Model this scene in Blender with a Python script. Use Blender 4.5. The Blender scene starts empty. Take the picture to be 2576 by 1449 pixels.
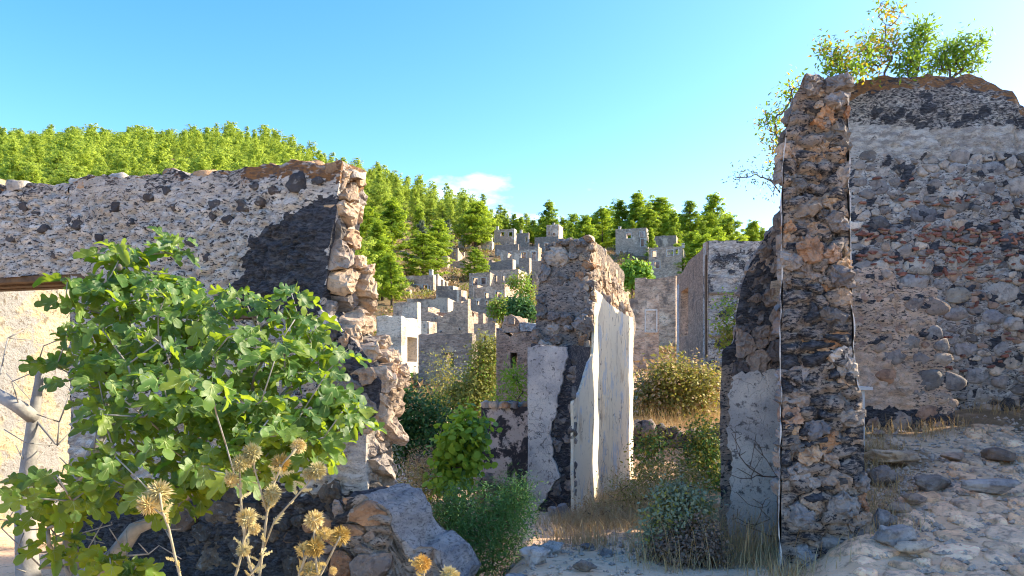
import bpy, bmesh, math, random, time
import numpy as np
from mathutils import Vector, Matrix
T0 = time.time()
S = bpy.context.scene
COL = S.collection
rng = np.random.default_rng(7)
random.seed(7)

# ------------------------------------------------------------------ camera, sky, sun, exposure
F = 1946.0; CU = 1288.0; HV = 930.0; EYE = 1.6      # measured on the photograph at 2576 px width
cam = bpy.data.cameras.new('camera'); camo = bpy.data.objects.new('camera', cam); COL.objects.link(camo)
camo.location = (0, 0, EYE); camo.rotation_euler = (math.pi/2, 0, 0)
cam.sensor_width = 36; cam.lens = 36*F/2576; cam.shift_y = (HV-724.5)/2576
cam.clip_start = 0.05; cam.clip_end = 3000
S.camera = camo
SUN_EL, SUN_AZ = 31.0, 78.0                          # azimuth measured from +Y (view) towards +X
SKY = 0.125
EXPOSURE = 1.9
w = bpy.data.worlds.new('World'); S.world = w; w.use_nodes = True
nt = w.node_tree; bg = nt.nodes['Background']
sky = nt.nodes.new('ShaderNodeTexSky'); sky.sky_type = 'NISHITA'; sky.sun_disc = False
sky.sun_elevation = math.radians(SUN_EL); sky.sun_rotation = math.radians(SUN_AZ)
sky.air_density = 1.0; sky.dust_density = 1.3; sky.ozone_density = 1.6; sky.altitude = 150
hs = nt.nodes.new('ShaderNodeHueSaturation'); hs.inputs['Saturation'].default_value = 1.42; hs.inputs['Hue'].default_value = 0.508
nt.links.new(sky.outputs[0], hs.inputs['Color'])
tc = nt.nodes.new('ShaderNodeTexCoord')
mp = nt.nodes.new('ShaderNodeMapping'); mp.inputs['Scale'].default_value = (1, 1, 2.6); mp.inputs['Location'].default_value = (0.35, 0.1, 0.0)
nt.links.new(tc.outputs['Generated'], mp.inputs[0])
cn = nt.nodes.new('ShaderNodeTexNoise'); cn.inputs['Scale'].default_value = 4.2; cn.inputs['Detail'].default_value = 7; cn.inputs['Roughness'].default_value = 0.58
nt.links.new(mp.outputs[0], cn.inputs['Vector'])
sx = nt.nodes.new('ShaderNodeSeparateXYZ'); nt.links.new(tc.outputs['Generated'], sx.inputs[0])
band = nt.nodes.new('ShaderNodeMapRange'); band.inputs[1].default_value = 0.185; band.inputs[2].default_value = 0.27; band.inputs[3].default_value = 0.11; band.inputs[4].default_value = -0.14
nt.links.new(sx.outputs['Z'], band.inputs[0])
add = nt.nodes.new('ShaderNodeMath'); add.operation = 'ADD'; nt.links.new(cn.outputs[0], add.inputs[0]); nt.links.new(band.outputs[0], add.inputs[1])
cr = nt.nodes.new('ShaderNodeMapRange'); cr.inputs[1].default_value = 0.58; cr.inputs[2].default_value = 0.74; cr.inputs[3].default_value = 0; cr.inputs[4].default_value = 0.55
nt.links.new(add.outputs[0], cr.inputs[0])
mx = nt.nodes.new('ShaderNodeMix'); mx.data_type = 'RGBA'; mx.inputs['B'].default_value = (7.5, 7.8, 8.2, 1)
nt.links.new(cr.outputs[0], mx.inputs['Factor']); nt.links.new(hs.outputs[0], mx.inputs['A'])
nt.links.new(mx.outputs['Result'], bg.inputs['Color']); bg.inputs['Strength'].default_value = SKY
sun = bpy.data.lights.new('sun', 'SUN'); suno = bpy.data.objects.new('sun', sun); COL.objects.link(suno)
sun.energy = 3.2; sun.angle = math.radians(0.5); sun.color = (1.0, 0.87, 0.66)
_e, _a = math.radians(SUN_EL), math.radians(SUN_AZ)
SUNV = Vector((math.sin(_a)*math.cos(_e), math.cos(_a)*math.cos(_e), math.sin(_e)))
suno.rotation_euler = SUNV.to_track_quat('Z', 'Y').to_euler()
suno.location = SUNV*60
S.view_settings.view_transform = 'Standard'; S.view_settings.look = 'None'
S.view_settings.exposure = EXPOSURE; S.view_settings.gamma = 1.0
S.view_settings.use_curve_mapping = False
S.cycles.filter_width = 1.1; S.cycles.max_bounces = 6; S.cycles.diffuse_bounces = 3; S.cycles.transmission_bounces = 3; S.cycles.transparent_max_bounces = 4

# ------------------------------------------------------------------ helpers: geometry of the view
def at(u, v, Y): return np.array([(u-CU)/F*Y, Y, EYE-(v-HV)/F*Y])
def at_z(u, Y): return (u-CU)/F*Y
def zv(v, Y): return EYE-(v-HV)/F*Y

# ------------------------------------------------------------------ helpers: noise
def _h(ix, iy, iz, seed):
    n = (ix*374761393 + iy*668265263 + iz*2147483647 + seed*1274126177) & 0xFFFFFFFF
    n = ((n ^ (n >> 13))*1274126177) & 0xFFFFFFFF
    n = ((n ^ (n >> 16))*2246822519) & 0xFFFFFFFF
    return ((n ^ (n >> 15)) & 0xFFFFFF)/float(0xFFFFFF)
def vnoise(p, seed=0):
    p = np.asarray(p, float); i = np.floor(p).astype(np.int64); f = p-i; f = f*f*(3-2*f)
    r = 0
    for a in (0, 1):
        for b in (0, 1):
            for c in (0, 1):
                wgt = (f[:, 0] if a else 1-f[:, 0])*(f[:, 1] if b else 1-f[:, 1])*(f[:, 2] if c else 1-f[:, 2])
                r = r + wgt*_h(i[:, 0]+a, i[:, 1]+b, i[:, 2]+c, seed)
    return r*2-1
def fbm(p, octv=4, seed=0, gain=0.5):
    p = np.asarray(p, float); r = 0; a = 1.0; t = 0
    for k in range(octv):
        r = r + a*vnoise(p*(2.03**k)+k*17.3, seed+k*31); t += a; a *= gain
    return r/t
def vec_noise(p, scale, amp, octv=3, seed=0):
    return np.stack([fbm(p*scale, octv, seed+1), fbm(p*scale+31.7, octv, seed+2), fbm(p*scale-57.1, octv, seed+3)], 1)*amp
def worley(p2, seed=0):
    """distance to nearest and second nearest jittered cell point, id of the cell"""
    i = np.floor(p2).astype(np.int64); d1 = np.full(len(p2), 9.0); d2 = np.full(len(p2), 9.0); idd = np.zeros(len(p2))
    z = np.zeros(len(p2), np.int64)
    for a in (-1, 0, 1):
        for b in (-1, 0, 1):
            cx, cy = i[:, 0]+a, i[:, 1]+b
            px = cx+0.12+0.76*_h(cx, cy, z, seed); py = cy+0.12+0.76*_h(cx, cy, z+1, seed)
            d = np.hypot(p2[:, 0]-px, p2[:, 1]-py); rid = _h(cx, cy, z+2, seed)
            near = d < d1
            d2 = np.where(near, d1, np.minimum(d2, d)); idd = np.where(near, rid, idd); d1 = np.where(near, d, d1)
    return d1, d2, idd
def sstep(x, a, b):
    t = np.clip((x-a)/(b-a), 0, 1); return t*t*(3-2*t)

# ------------------------------------------------------------------ helpers: objects
ORG = {}
def link(o, parent):
    COL.objects.link(o)
    if parent is not None: o.parent = parent
def mesh_of(name, V, Fc, mats, smooth=False, attr=None, fmat=None):
    me = bpy.data.meshes.new(name)
    V = np.asarray(V, float)
    if isinstance(Fc, np.ndarray):
        nv = Fc.shape[1]; nf = len(Fc)
        me.vertices.add(len(V)); me.vertices.foreach_set('co', V.ravel())
        me.loops.add(nf*nv); me.loops.foreach_set('vertex_index', Fc.ravel().astype(np.int32))
        me.polygons.add(nf); me.polygons.foreach_set('loop_start', np.arange(0, nf*nv, nv, dtype=np.int32))
        me.update(calc_edges=True)
    else:
        me.from_pydata(V.tolist(), [], [list(map(int, f)) for f in Fc]); me.update()
    for m in (mats if isinstance(mats, (list, tuple)) else [mats]): me.materials.append(m)
    if fmat is not None: me.polygons.foreach_set('material_index', np.asarray(fmat, np.int32))
    if smooth: me.polygons.foreach_set('use_smooth', np.ones(len(me.polygons), bool))
    if attr is not None:
        for k, a in attr.items():
            a = np.asarray(a, float)
            if a.ndim == 1:
                at_ = me.attributes.new(k, 'FLOAT', 'POINT'); at_.data.foreach_set('value', a)
            else:
                at_ = me.attributes.new(k, 'FLOAT_COLOR', 'POINT')
                at_.data.foreach_set('color', np.concatenate([a, np.ones((len(a), 1))], 1).ravel())
    return me
def put(name, V, Fc, mat, parent=None, smooth=False, attr=None, own=False, color=None, fmat=None):
    """link ONE mesh object; V in world space; parent empties are never rotated"""
    V = np.asarray(V, float)
    po = ORG.get(parent.name, np.zeros(3)) if parent is not None else np.zeros(3)
    c = V.mean(0) if own else (po if parent is not None else np.zeros(3))
    o = bpy.data.objects.new(name, mesh_of(name, V-c, Fc, mat, smooth, attr, fmat))
    o.location = c-po if parent is not None else c
    link(o, parent); ORG[o.name] = np.array(c)
    if color is not None: o.color = (*color, 1)
    return o
def tag(o, label=None, cat=None, group=None, kind=None):
    if label: o['label'] = label
    if cat: o['category'] = cat
    if group: o['group'] = group
    if kind: o['kind'] = kind
    return o
def thing(name, label, cat, loc, group=None):
    o = bpy.data.objects.new(name, None); o.empty_display_size = 0.2
    o.location = loc; COL.objects.link(o); ORG[o.name] = np.array(loc, float)
    return tag(o, label, cat, group, 'thing')
class MB:
    """collects shapes into one mesh"""
    def __init__(s): s.V = []; s.F = []; s.n = 0
    def add(s, V, Fc):
        V = np.asarray(V, float); s.V.append(V); s.F += [[int(i)+s.n for i in f] for f in Fc]; s.n += len(V)
    def box(s, c, ex, ey, ez, sx, sy, sz):
        c, ex, ey, ez = map(np.asarray, (c, ex, ey, ez))
        V = [c+ex*a*sx/2+ey*b*sy/2+ez*d*sz/2 for d in (-1, 1) for b in (-1, 1) for a in (-1, 1)]
        s.add(V, [(0, 2, 3, 1), (4, 5, 7, 6), (0, 1, 5, 4), (2, 6, 7, 3), (0, 4, 6, 2), (1, 3, 7, 5)])
    def tube(s, pts, rad, k=5):
        pts = [np.asarray(p, float) for p in pts]; n = len(pts); V = []; Fc = []
        for i, p in enumerate(pts):
            d = pts[min(i+1, n-1)]-pts[max(i-1, 0)]; d = d/(np.linalg.norm(d)+1e-9)
            a = np.cross(d, (0.31, 0.2, 0.93) if abs(d[2]) < 0.9 else (1, 0.1, 0)); a /= np.linalg.norm(a)+1e-9; b = np.cross(d, a)
            r = rad[i] if hasattr(rad, '__len__') else rad
            for j in range(k):
                t = 2*math.pi*j/k; V.append(p+(a*math.cos(t)+b*math.sin(t))*r)
        for i in range(n-1):
            for j in range(k): Fc.append((i*k+j, i*k+(j+1) % k, (i+1)*k+(j+1) % k, (i+1)*k+j))
        Fc.append(tuple(range(k))[::-1]); Fc.append(tuple((n-1)*k+j for j in range(k)))
        s.add(V, Fc)
    def build(s, name, mat, parent=None, **kw): return put(name, np.concatenate(s.V), s.F, mat, parent, **kw)

# ------------------------------------------------------------------ helpers: materials
class NT:
    def __init__(s, name, rough=0.9):
        s.m = bpy.data.materials.new(name); s.m.use_nodes = True; s.t = s.m.node_tree
        s.b = s.t.nodes['Principled BSDF']; s.b.inputs['Roughness'].default_value = rough
        s.b.inputs['Specular IOR Level'].default_value = 0.2
        s.out = s.t.nodes['Material Output']
        g = s.t.nodes.new('ShaderNodeNewGeometry'); s.pos = g.outputs['Position']; s.nor = g.outputs['Normal']
    def n(s, typ): return s.t.nodes.new(typ)
    def l(s, a, b):
        if hasattr(a, 'is_linked') or hasattr(a, 'node'): s.t.links.new(a, b)
        elif hasattr(b, 'default_value'):
            try: b.default_value = a
            except Exception: b.default_value = (*a, 1)
    def noise(s, scale, detail=4, rough=0.55, vec=None, dist=0.0):
        n = s.n('ShaderNodeTexNoise'); n.inputs['Scale'].default_value = scale; n.inputs['Detail'].default_value = detail
        n.inputs['Roughness'].default_value = rough; n.inputs['Distortion'].default_value = dist
        s.l(vec if vec is not None else s.pos, n.inputs['Vector']); return n.outputs[0]
    def vor(s, scale, feat='F1', vec=None, out='Distance'):
        n = s.n('ShaderNodeTexVoronoi'); n.feature = feat; n.inputs['Scale'].default_value = scale
        s.l(vec if vec is not None else s.pos, n.inputs['Vector']); return n.outputs[out]
    def mapped(s, scale, vec=None):
        n = s.n('ShaderNodeMapping'); n.inputs['Scale'].default_value = scale; s.l(vec if vec is not None else s.pos, n.inputs[0]); return n.outputs[0]
    def warp(s, amt, scale, vec=None):
        n = s.n('ShaderNodeTexNoise'); n.inputs['Scale'].default_value = scale; n.inputs['Detail'].default_value = 3; s.l(vec if vec is not None else s.pos, n.inputs['Vector'])
        a = s.n('ShaderNodeVectorMath'); a.operation = 'MULTIPLY_ADD'; s.l(n.outputs['Color'], a.inputs[0]); a.inputs[1].default_value = (amt,)*3
        s.l(vec if vec is not None else s.pos, a.inputs[2]); return a.outputs[0]
    def step(s, x, a, b, lo=0.0, hi=1.0):
        n = s.n('ShaderNodeMapRange'); n.interpolation_type = 'SMOOTHSTEP'; s.l(x, n.inputs[0])
        n.inputs[1].default_value = a; n.inputs[2].default_value = b; n.inputs[3].default_value = lo; n.inputs[4].default_value = hi; return n.outputs[0]
    def math(s, op, a, b=0.0):
        n = s.n('ShaderNodeMath'); n.operation = op; s.l(a, n.inputs[0]); s.l(b, n.inputs[1]); return n.outputs[0]
    def mix(s, f, a, b, mode='MIX'):
        n = s.n('ShaderNodeMix'); n.data_type = 'RGBA'; n.blend_type = mode
        s.l(f, n.inputs['Factor'])
        for x, i in ((a, n.inputs['A']), (b, n.inputs['B'])):
            if isinstance(x, (tuple, list)): i.default_value = (*x, 1)
            else: s.l(x, i)
        return n.outputs['Result']
    def ramp(s, f, stops):
        n = s.n('ShaderNodeValToRGB'); s.l(f, n.inputs[0]); e = n.color_ramp.elements
        while len(e) < len(stops): e.new(0.5)
        for k, (p, c) in enumerate(stops): e[k].position = p; e[k].color = (*c, 1)
        return n.outputs[0]
    def bump(s, h, strength=0.6, dist=0.02):
        n = s.n('ShaderNodeBump'); n.inputs['Strength'].default_value = strength; n.inputs['Distance'].default_value = dist
        s.l(h, n.inputs['Height']); s.l(n.outputs[0], s.b.inputs['Normal'])
    def attr(s, name, out='Color'):
        n = s.n('ShaderNodeAttribute'); n.attribute_name = name; return n.outputs[out]
    def sep(s, c):
        n = s.n('ShaderNodeSeparateColor'); s.l(c, n.inputs[0]); return n.outputs
    def obj(s, out): return s.n('ShaderNodeObjectInfo').outputs[out]
    def base(s, c): s.l(c, s.b.inputs['Base Color']); return s.m

def mat_stone(name, dark=0.45, speck=0.35, bump=0.8, scale=1.0):
    """a single stone: its own colour (object colour) with lichen, pits and pale specks"""
    k = NT(name); c = k.obj('Color')
    n1 = k.noise(5*scale, 5, 0.6); n2 = k.noise(17*scale, 6, 0.68); n3 = k.noise(70*scale, 4, 0.65)
    col = k.mix(k.step(n1, 0.3, 0.7), k.mix(1.0, c, (1.12, 1.02, .95), 'MULTIPLY'), k.mix(1.0, c, (1.95, 1.74, 1.50), 'MULTIPLY'))
    col = k.mix(k.math('MULTIPLY', k.step(n2, 0.47, 0.64), dark), col, (0.030, 0.030, 0.034))
    col = k.mix(k.math('MULTIPLY', k.step(k.noise(11*scale, 5, 0.7, k.mapped((1, 1, 1.7))), 0.56, 0.66), speck), col, (0.42, 0.40, 0.37))
    col = k.mix(k.math('MULTIPLY', k.step(n3, 0.60, 0.70), 0.5), col, (0.035, 0.033, 0.033))
    h = k.math('ADD', k.math('MULTIPLY', n2, 1.0), k.math('MULTIPLY', n3, 0.45))
    k.bump(h, bump, 0.035/scale)
    return k.base(col)
def mat_plain(name, a, b, scale=6, rough=0.9, bump=0.3, bscale=40, bd=0.01):
    k = NT(name, rough); n1 = k.noise(scale, 5, 0.6); col = k.mix(k.step(n1, 0.3, 0.7), a, b)
    k.bump(k.noise(bscale, 4, 0.6), bump, bd); return k.base(col)
def mat_mortar(name, light=(0.74, 0.67, 0.58), mid=(0.42, 0.38, 0.34), darkc=(0.045, 0.045, 0.05), warm=(0.50, 0.42, 0.33)):
    """old lime render over rubble. 'mk' attribute: R bare dark stone, G orange lichen, B sound plaster"""
    k = NT(name); a = k.sep(k.attr('mk'))
    v = k.warp(0.10, 6.0); vm = k.mapped((1, 1, 3.0), v)
    n0 = k.noise(1.3, 4, 0.6); n1 = k.noise(7, 6, 0.65, vm); n2 = k.noise(21, 6, 0.7, vm); n3 = k.noise(75, 4, 0.65)
    pl = k.mix(k.step(n1, 0.36, 0.64), mid, light)
    pl = k.mix(k.math('MULTIPLY', k.step(n0, 0.42, 0.7), 0.5), pl, warm)
    fl = k.math('MULTIPLY', k.step(n2, 0.53, 0.585), k.math('SUBTRACT', 1.0, k.math('MULTIPLY', a[2], 0.75)))
    pl = k.mix(fl, pl, darkc)
    pl = k.mix(k.math('MULTIPLY', k.step(n3, 0.58, 0.66), 0.55), pl, (0.07, 0.068, 0.068))
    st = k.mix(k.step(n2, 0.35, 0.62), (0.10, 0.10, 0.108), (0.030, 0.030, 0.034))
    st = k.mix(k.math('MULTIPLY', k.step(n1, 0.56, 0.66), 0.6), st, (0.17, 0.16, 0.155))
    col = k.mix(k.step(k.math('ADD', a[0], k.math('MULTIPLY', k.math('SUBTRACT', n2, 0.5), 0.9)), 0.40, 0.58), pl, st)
    og = k.mix(k.step(n2, 0.4, 0.6), (0.30, 0.145, 0.055), (0.14, 0.09, 0.06))
    col = k.mix(k.step(k.math('ADD', a[1], k.math('MULTIPLY', k.math('SUBTRACT', n1, 0.5), 1.6)), 0.46, 0.62), col, og)
    k.bump(k.math('ADD', n2, k.math('MULTIPLY', n3, 0.4)), 0.9, 0.03)
    return k.base(col)
def mat_house(name, base, plaster, pf, dark=0.6, sc=1.0):
    """rubble wall seen from afar with remains of lime render"""
    k = NT(name); r = k.obj('Random'); v = k.mapped((1, 1, 2.4), k.warp(0.18, 2.0))
    n0 = k.noise(0.55*sc, 4, 0.6); n1 = k.noise(2.6*sc, 6, 0.75, v); n2 = k.noise(7*sc, 5, 0.75, v)
    c = k.mix(k.step(n1, 0.38, 0.62), base, tuple(x*0.55 for x in base))
    c = k.mix(k.step(k.math('ADD', n0, k.math('MULTIPLY', r, 0.14)), pf+.06, pf+0.16), plaster, c)
    c = k.mix(k.math('MULTIPLY', k.step(n2, 0.53, 0.60), dark), c, (0.055, 0.05, 0.046))
    c = k.mix(k.math('MULTIPLY', k.step(k.noise(1.5*sc, 6, 0.7, k.mapped((1, 1, .5))), 0.53, 0.66), 0.65), c, (0.12, 0.11, 0.10))
    k.bump(k.math('ADD', n1, k.math('MULTIPLY', n2, 0.8)), 1.0, 0.10)
    return k.base(c)
def mat_leaf(name, cols, trans=(0.30, 0.42, 0.04), tf=0.42, rough=0.55, spec=0.25, big=0.0):
    """foliage: colour varies per leaf ('rnd' attribute or the object's own random number)"""
    k = NT(name, rough); k.b.inputs['Specular IOR Level'].default_value = spec
    r = k.math('FRACT', k.math('ADD', k.attr('rnd', 'Fac'), k.obj('Random')))
    stops = [(i/max(1, len(cols)-1), c) for i, c in enumerate(cols)]
    c = k.ramp(r, stops)
    c = k.mix(1.0, c, k.ramp(k.obj('Random'), [(0, (.62, .70, .72)), (.5, (.95, .95, .95)), (1, (1.12, 1.06, .95))]), 'MULTIPLY')
    if big:
        c = k.mix(k.math('MULTIPLY', k.step(k.noise(big, 3, 0.6), 0.35, 0.7), 0.6), c, k.mix(1.0, c, (0.5, 0.55, 0.6), 'MULTIPLY'))
    k.l(c, k.b.inputs['Base Color'])
    tr = k.n('ShaderNodeBsdfTranslucent'); k.l(k.mix(0.55, c, trans), tr.inputs['Color'])
    ms = k.n('ShaderNodeMixShader'); ms.inputs[0].default_value = tf
    k.l(k.b.outputs[0], ms.inputs[1]); k.l(tr.outputs[0], ms.inputs[2]); k.l(ms.outputs[0], k.out.inputs['Surface'])
    return k.m

M_STONE = mat_stone('weathered_stone')
M_STONE_SMALL = mat_stone('rubble_stone', 0.5, 0.3, 0.8, 1.3)
M_COBBLE = mat_stone('worn_cobble', 0.5, 0.3, 0.9, 1.0)
M_MORTAR = mat_mortar('lime_mortar')  # the mortar's own lime colour, mottled at random
M_CORE = mat_mortar('rubble_core', (0.42, 0.34, 0.27), (0.22, 0.185, 0.155), (0.035, 0.033, 0.035), (0.36, 0.25, 0.17))
M_RWALL = mat_mortar('old_render_grey', (0.62, 0.565, 0.49), (0.30, 0.27, 0.245), (0.045, 0.045, 0.05), (0.40, 0.33, 0.27))
M_STUB = mat_mortar('cracked_grey_render', (0.40, 0.38, 0.355), (0.24, 0.23, 0.225), (0.06, 0.058, 0.06), (0.33, 0.27, 0.21))
M_PINK = mat_mortar('pink_render', (0.82, 0.58, 0.40), (0.55, 0.385, 0.28), (0.06, 0.055, 0.05), (0.38, 0.25, 0.16))
M_BRICK = mat_stone('brick_shard', 0.3, 0.15, 0.5, 1.5)
# sound plaster on the central wall: cream with grey-blue patches
k = NT('cream_plaster'); v = k.mapped((1, 1, 0.6), k.warp(0.2, 3))
n1 = k.noise(3.2, 6, 0.65, v); n2 = k.noise(14, 5, 0.7, v)
c = k.mix(k.step(n1, 0.54, 0.60), (0.84, 0.74, 0.54), (0.55, 0.58, 0.59))
c = k.mix(k.step(k.noise(1.6, 5, 0.65), 0.56, 0.66), c, (0.62, 0.50, 0.33))
c = k.mix(k.math('MULTIPLY', k.step(n2, 0.60, 0.66), 0.7), c, (0.24, 0.22, 0.19))
ck = k.vor(2.6, 'DISTANCE_TO_EDGE', k.mapped((1, 1, .3), k.warp(.35, 3.5))); ck = k.math('MULTIPLY', k.step(ck, .022, .0), k.step(k.noise(1.7), .45, .55)); c = k.mix(ck, c, (0.20, 0.16, 0.12))
c = k.mix(k.math('MULTIPLY', k.step(k.noise(2.2, 5, .7, k.mapped((1, 1, .25))), .56, .66), .6), c, (0.45, 0.38, 0.29))
k.bump(k.math('ADD', n1, k.math('MULTIPLY', n2, 0.5)), 0.5, 0.03); M_CREAM = k.base(c)
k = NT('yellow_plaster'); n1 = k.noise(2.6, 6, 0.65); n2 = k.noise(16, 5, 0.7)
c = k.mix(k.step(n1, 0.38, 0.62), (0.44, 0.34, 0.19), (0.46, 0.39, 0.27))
c = k.mix(k.step(k.noise(0.9, 6, 0.7, k.warp(.5, 1.5)), .50, .56), c, (0.30, 0.285, 0.26))  # grey patches painted in place of the shadow cast on this wall
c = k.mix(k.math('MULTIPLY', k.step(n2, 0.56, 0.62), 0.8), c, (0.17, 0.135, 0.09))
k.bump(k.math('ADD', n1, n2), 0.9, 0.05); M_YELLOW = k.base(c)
k = NT('grey_plaster'); v = k.warp(0.1, 5); n1 = k.noise(2.4, 6, 0.65, v); n2 = k.noise(15, 6, 0.7, v); n3 = k.noise(80, 3, 0.6)
c = k.mix(k.step(n1, 0.38, 0.62), (0.64, 0.58, 0.50), (0.42, 0.39, 0.36))
c = k.mix(k.step(k.noise(1.1, 5, 0.7), 0.55, 0.68), c, (0.36, 0.27, 0.16))
c = k.mix(k.math('MULTIPLY', k.step(n2, 0.55, 0.64), 0.8), c, (0.075, 0.072, 0.072))
c = k.mix(k.math('MULTIPLY', k.step(n3, 0.58, 0.66), 0.5), c, (0.09, 0.085, 0.08))
cr_ = k.vor(2.6, 'DISTANCE_TO_EDGE', k.warp(0.9, 4)); c = k.mix(k.math('MULTIPLY', k.step(cr_, 0.012, 0.0), k.step(k.noise(2.1), .5, .6)), c, (0.05, 0.047, 0.045))
k.bump(k.math('ADD', k.math('ADD', n1, k.math('MULTIPLY', n2, 0.6)), k.step(cr_, 0.0, 0.02, 0, 0.3)), 0.7, 0.03); M_GREY = k.base(c)
k = NT('sooty_plaster'); v = k.warp(0.12, 4); n1 = k.noise(3.4, 7, 0.7, v); n2 = k.noise(18, 5, 0.7)
c = k.mix(k.step(n1, 0.47, 0.53), (0.045, 0.042, 0.045), (0.50, 0.42, 0.36)); c = k.mix(k.math('MULTIPLY', k.step(n2, 0.55, 0.62), 0.6), c, (0.16, 0.13, 0.12))
k.bump(k.math('ADD', n1, n2), 0.6, 0.02); M_SOOT = k.base(c)
M_WOOD = mat_plain('old_timber', (0.16, 0.10, 0.055), (0.07, 0.045, 0.03), 9, 0.85, 0.6, 30, 0.01)
M_HGREY = mat_house('grey_rubble_wall', (0.62, 0.475, 0.35), (0.78, 0.64, 0.49), 0.38)
M_HTAN = mat_house('tan_rubble_wall', (0.68, 0.48, 0.335), (0.80, 0.63, 0.46), 0.36)
M_HDARK = mat_house('dark_rubble_wall', (0.42, 0.335, 0.265), (0.62, 0.51, 0.40), 0.36, 0.5)
M_HWHITE = mat_house('limewashed_wall', (0.68, 0.55, 0.41), (0.76, 0.65, 0.50), 0.5, 0.5)
M_FRAME = mat_plain('limewashed_surround', (0.60, 0.57, 0.51), (0.42, 0.39, 0.34), 3)
M_HNEAR_B = mat_house('brown_rubble_near', (0.66, 0.47, 0.34), (0.72, 0.54, 0.40), 0.36, 0.8, 2.6)  # rubble brown with warm bounce light put into the colour
M_HNEAR_G = mat_house('bluish_render_near', (0.48, 0.48, 0.475), (0.58, 0.59, 0.585), 0.50, 0.6, 1.3)
M_FIG = mat_leaf('fig_leaf', [(0.035, 0.10, 0.028), (0.06, 0.145, 0.035), (0.11, 0.21, 0.04), (0.045, 0.12, 0.03), (0.22, 0.28, 0.035)], (0.75, 0.95, 0.03), 0.42, 0.45, 0.35)
M_VEIN = mat_plain('leaf_rib', (0.32, 0.38, 0.14), (0.24, 0.30, 0.10), 30)
M_PINE = mat_leaf('pine_needles', [(0.18, 0.26, 0.045), (0.23, 0.31, 0.05), (0.30, 0.36, 0.06), (0.20, 0.28, 0.045)], (0.76, 0.90, 0.12), 0.52, 0.6, 0.1)
M_PINE2 = mat_leaf('pine_needles_bright', [(0.14, 0.24, 0.03), (0.19, 0.29, 0.035), (0.27, 0.34, 0.04), (0.15, 0.25, 0.03)], (0.78, 0.95, 0.06), 0.5, 0.6, 0.15)
M_PINEG = mat_leaf('grey_green_leaves', [(0.15, 0.18, 0.112), (0.21, 0.24, 0.15), (0.128, 0.158, 0.098)], (0.26, 0.3, 0.14), 0.3)
M_BARK = mat_plain('bark', (0.13, 0.10, 0.075), (0.065, 0.05, 0.04), 5, 0.95, 0.7, 18, 0.03)
M_FIGBARK = mat_plain('pale_fig_bark', (0.34, 0.325, 0.30), (0.20, 0.19, 0.175), 9, 0.9, 0.5, 40, 0.008)
M_TWIG = mat_plain('twig', (0.16, 0.11, 0.075), (0.09, 0.062, 0.045), 12)
M_GREENF = mat_leaf('bush_green', [(0.056, 0.14, 0.048), (0.094, 0.216, 0.056), (0.14, 0.281, 0.075)], (0.20, 0.34, 0.04), 0.34)
M_DEEPF = mat_leaf('bush_deep_green', [(0.036, 0.09, 0.032), (0.064, 0.154, 0.036), (0.09, 0.198, 0.054)], (0.16, 0.3, 0.03), 0.3)
M_LIMEF = mat_leaf('bush_lime', [(0.15, 0.3, 0.037), (0.244, 0.413, 0.048), (0.338, 0.488, 0.056)], (0.42, 0.56, 0.03), 0.42)
M_OLIVEF = mat_leaf('bush_olive_yellow', [(0.223, 0.213, 0.051), (0.344, 0.324, 0.061), (0.446, 0.385, 0.081), (0.203, 0.223, 0.061)], (0.42, 0.38, 0.05), 0.36)
M_DRYF = mat_leaf('dry_straw', [(0.495, 0.314, 0.132), (0.66, 0.462, 0.215), (0.396, 0.215, 0.099), (0.726, 0.561, 0.297)], (0.5, 0.34, 0.12), 0.3)
M_SAGE = mat_leaf('sage_grey_leaf', [(0.20, 0.24, 0.15), (0.27, 0.31, 0.20), (0.15, 0.19, 0.11)], (0.24, 0.34, 0.18), 0.25)
M_RUSTF = mat_leaf('dead_brown_flower', [(0.255, 0.15, 0.098), (0.36, 0.225, 0.15), (0.18, 0.105, 0.075)], (0.3, 0.18, 0.1), 0.2)
M_TEREB = mat_leaf('terebinth_leaf', [(0.075, 0.18, 0.03), (0.135, 0.27, 0.038), (0.24, 0.36, 0.03), (0.105, 0.195, 0.03)], (0.45, 0.62, 0.03), 0.5)
M_YELLF = mat_leaf('yellow_autumn_leaf', [(0.45, 0.30, 0.02), (0.30, 0.32, 0.02), (0.5, 0.22, 0.03)], (0.8, 0.55, 0.03), 0.5)
M_THIST = mat_leaf('thistle_spines', [(0.719, 0.562, 0.266), (0.85, 0.719, 0.39), (0.625, 0.469, 0.156), (0.781, 0.688, 0.344)], (0.7, 0.55, 0.2), 0.3)
M_THISTY = mat_leaf('thistle_spines_gold', [(0.65, 0.425, 0.1), (0.7, 0.5, 0.175), (0.575, 0.35, 0.075)], (0.7, 0.5, 0.1), 0.3)
M_TSTEM = mat_plain('thistle_stem', (0.42, 0.36, 0.24), (0.30, 0.25, 0.15), 20)
M_FIGFRUIT = mat_plain('fig_skin', (0.10, 0.13, 0.04), (0.09, 0.06, 0.08), 30, 0.6)
M_DRYB = mat_leaf('brown_scrub_leaf', [(0.3, 0.173, 0.075), (0.42, 0.27, 0.128), (0.225, 0.143, 0.068), (0.36, 0.255, 0.135)], (0.4, 0.26, 0.1), 0.25)
M_WHITE = mat_plain('off_white_board', (0.60, 0.59, 0.56), (0.50, 0.49, 0.46), 4)
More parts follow.
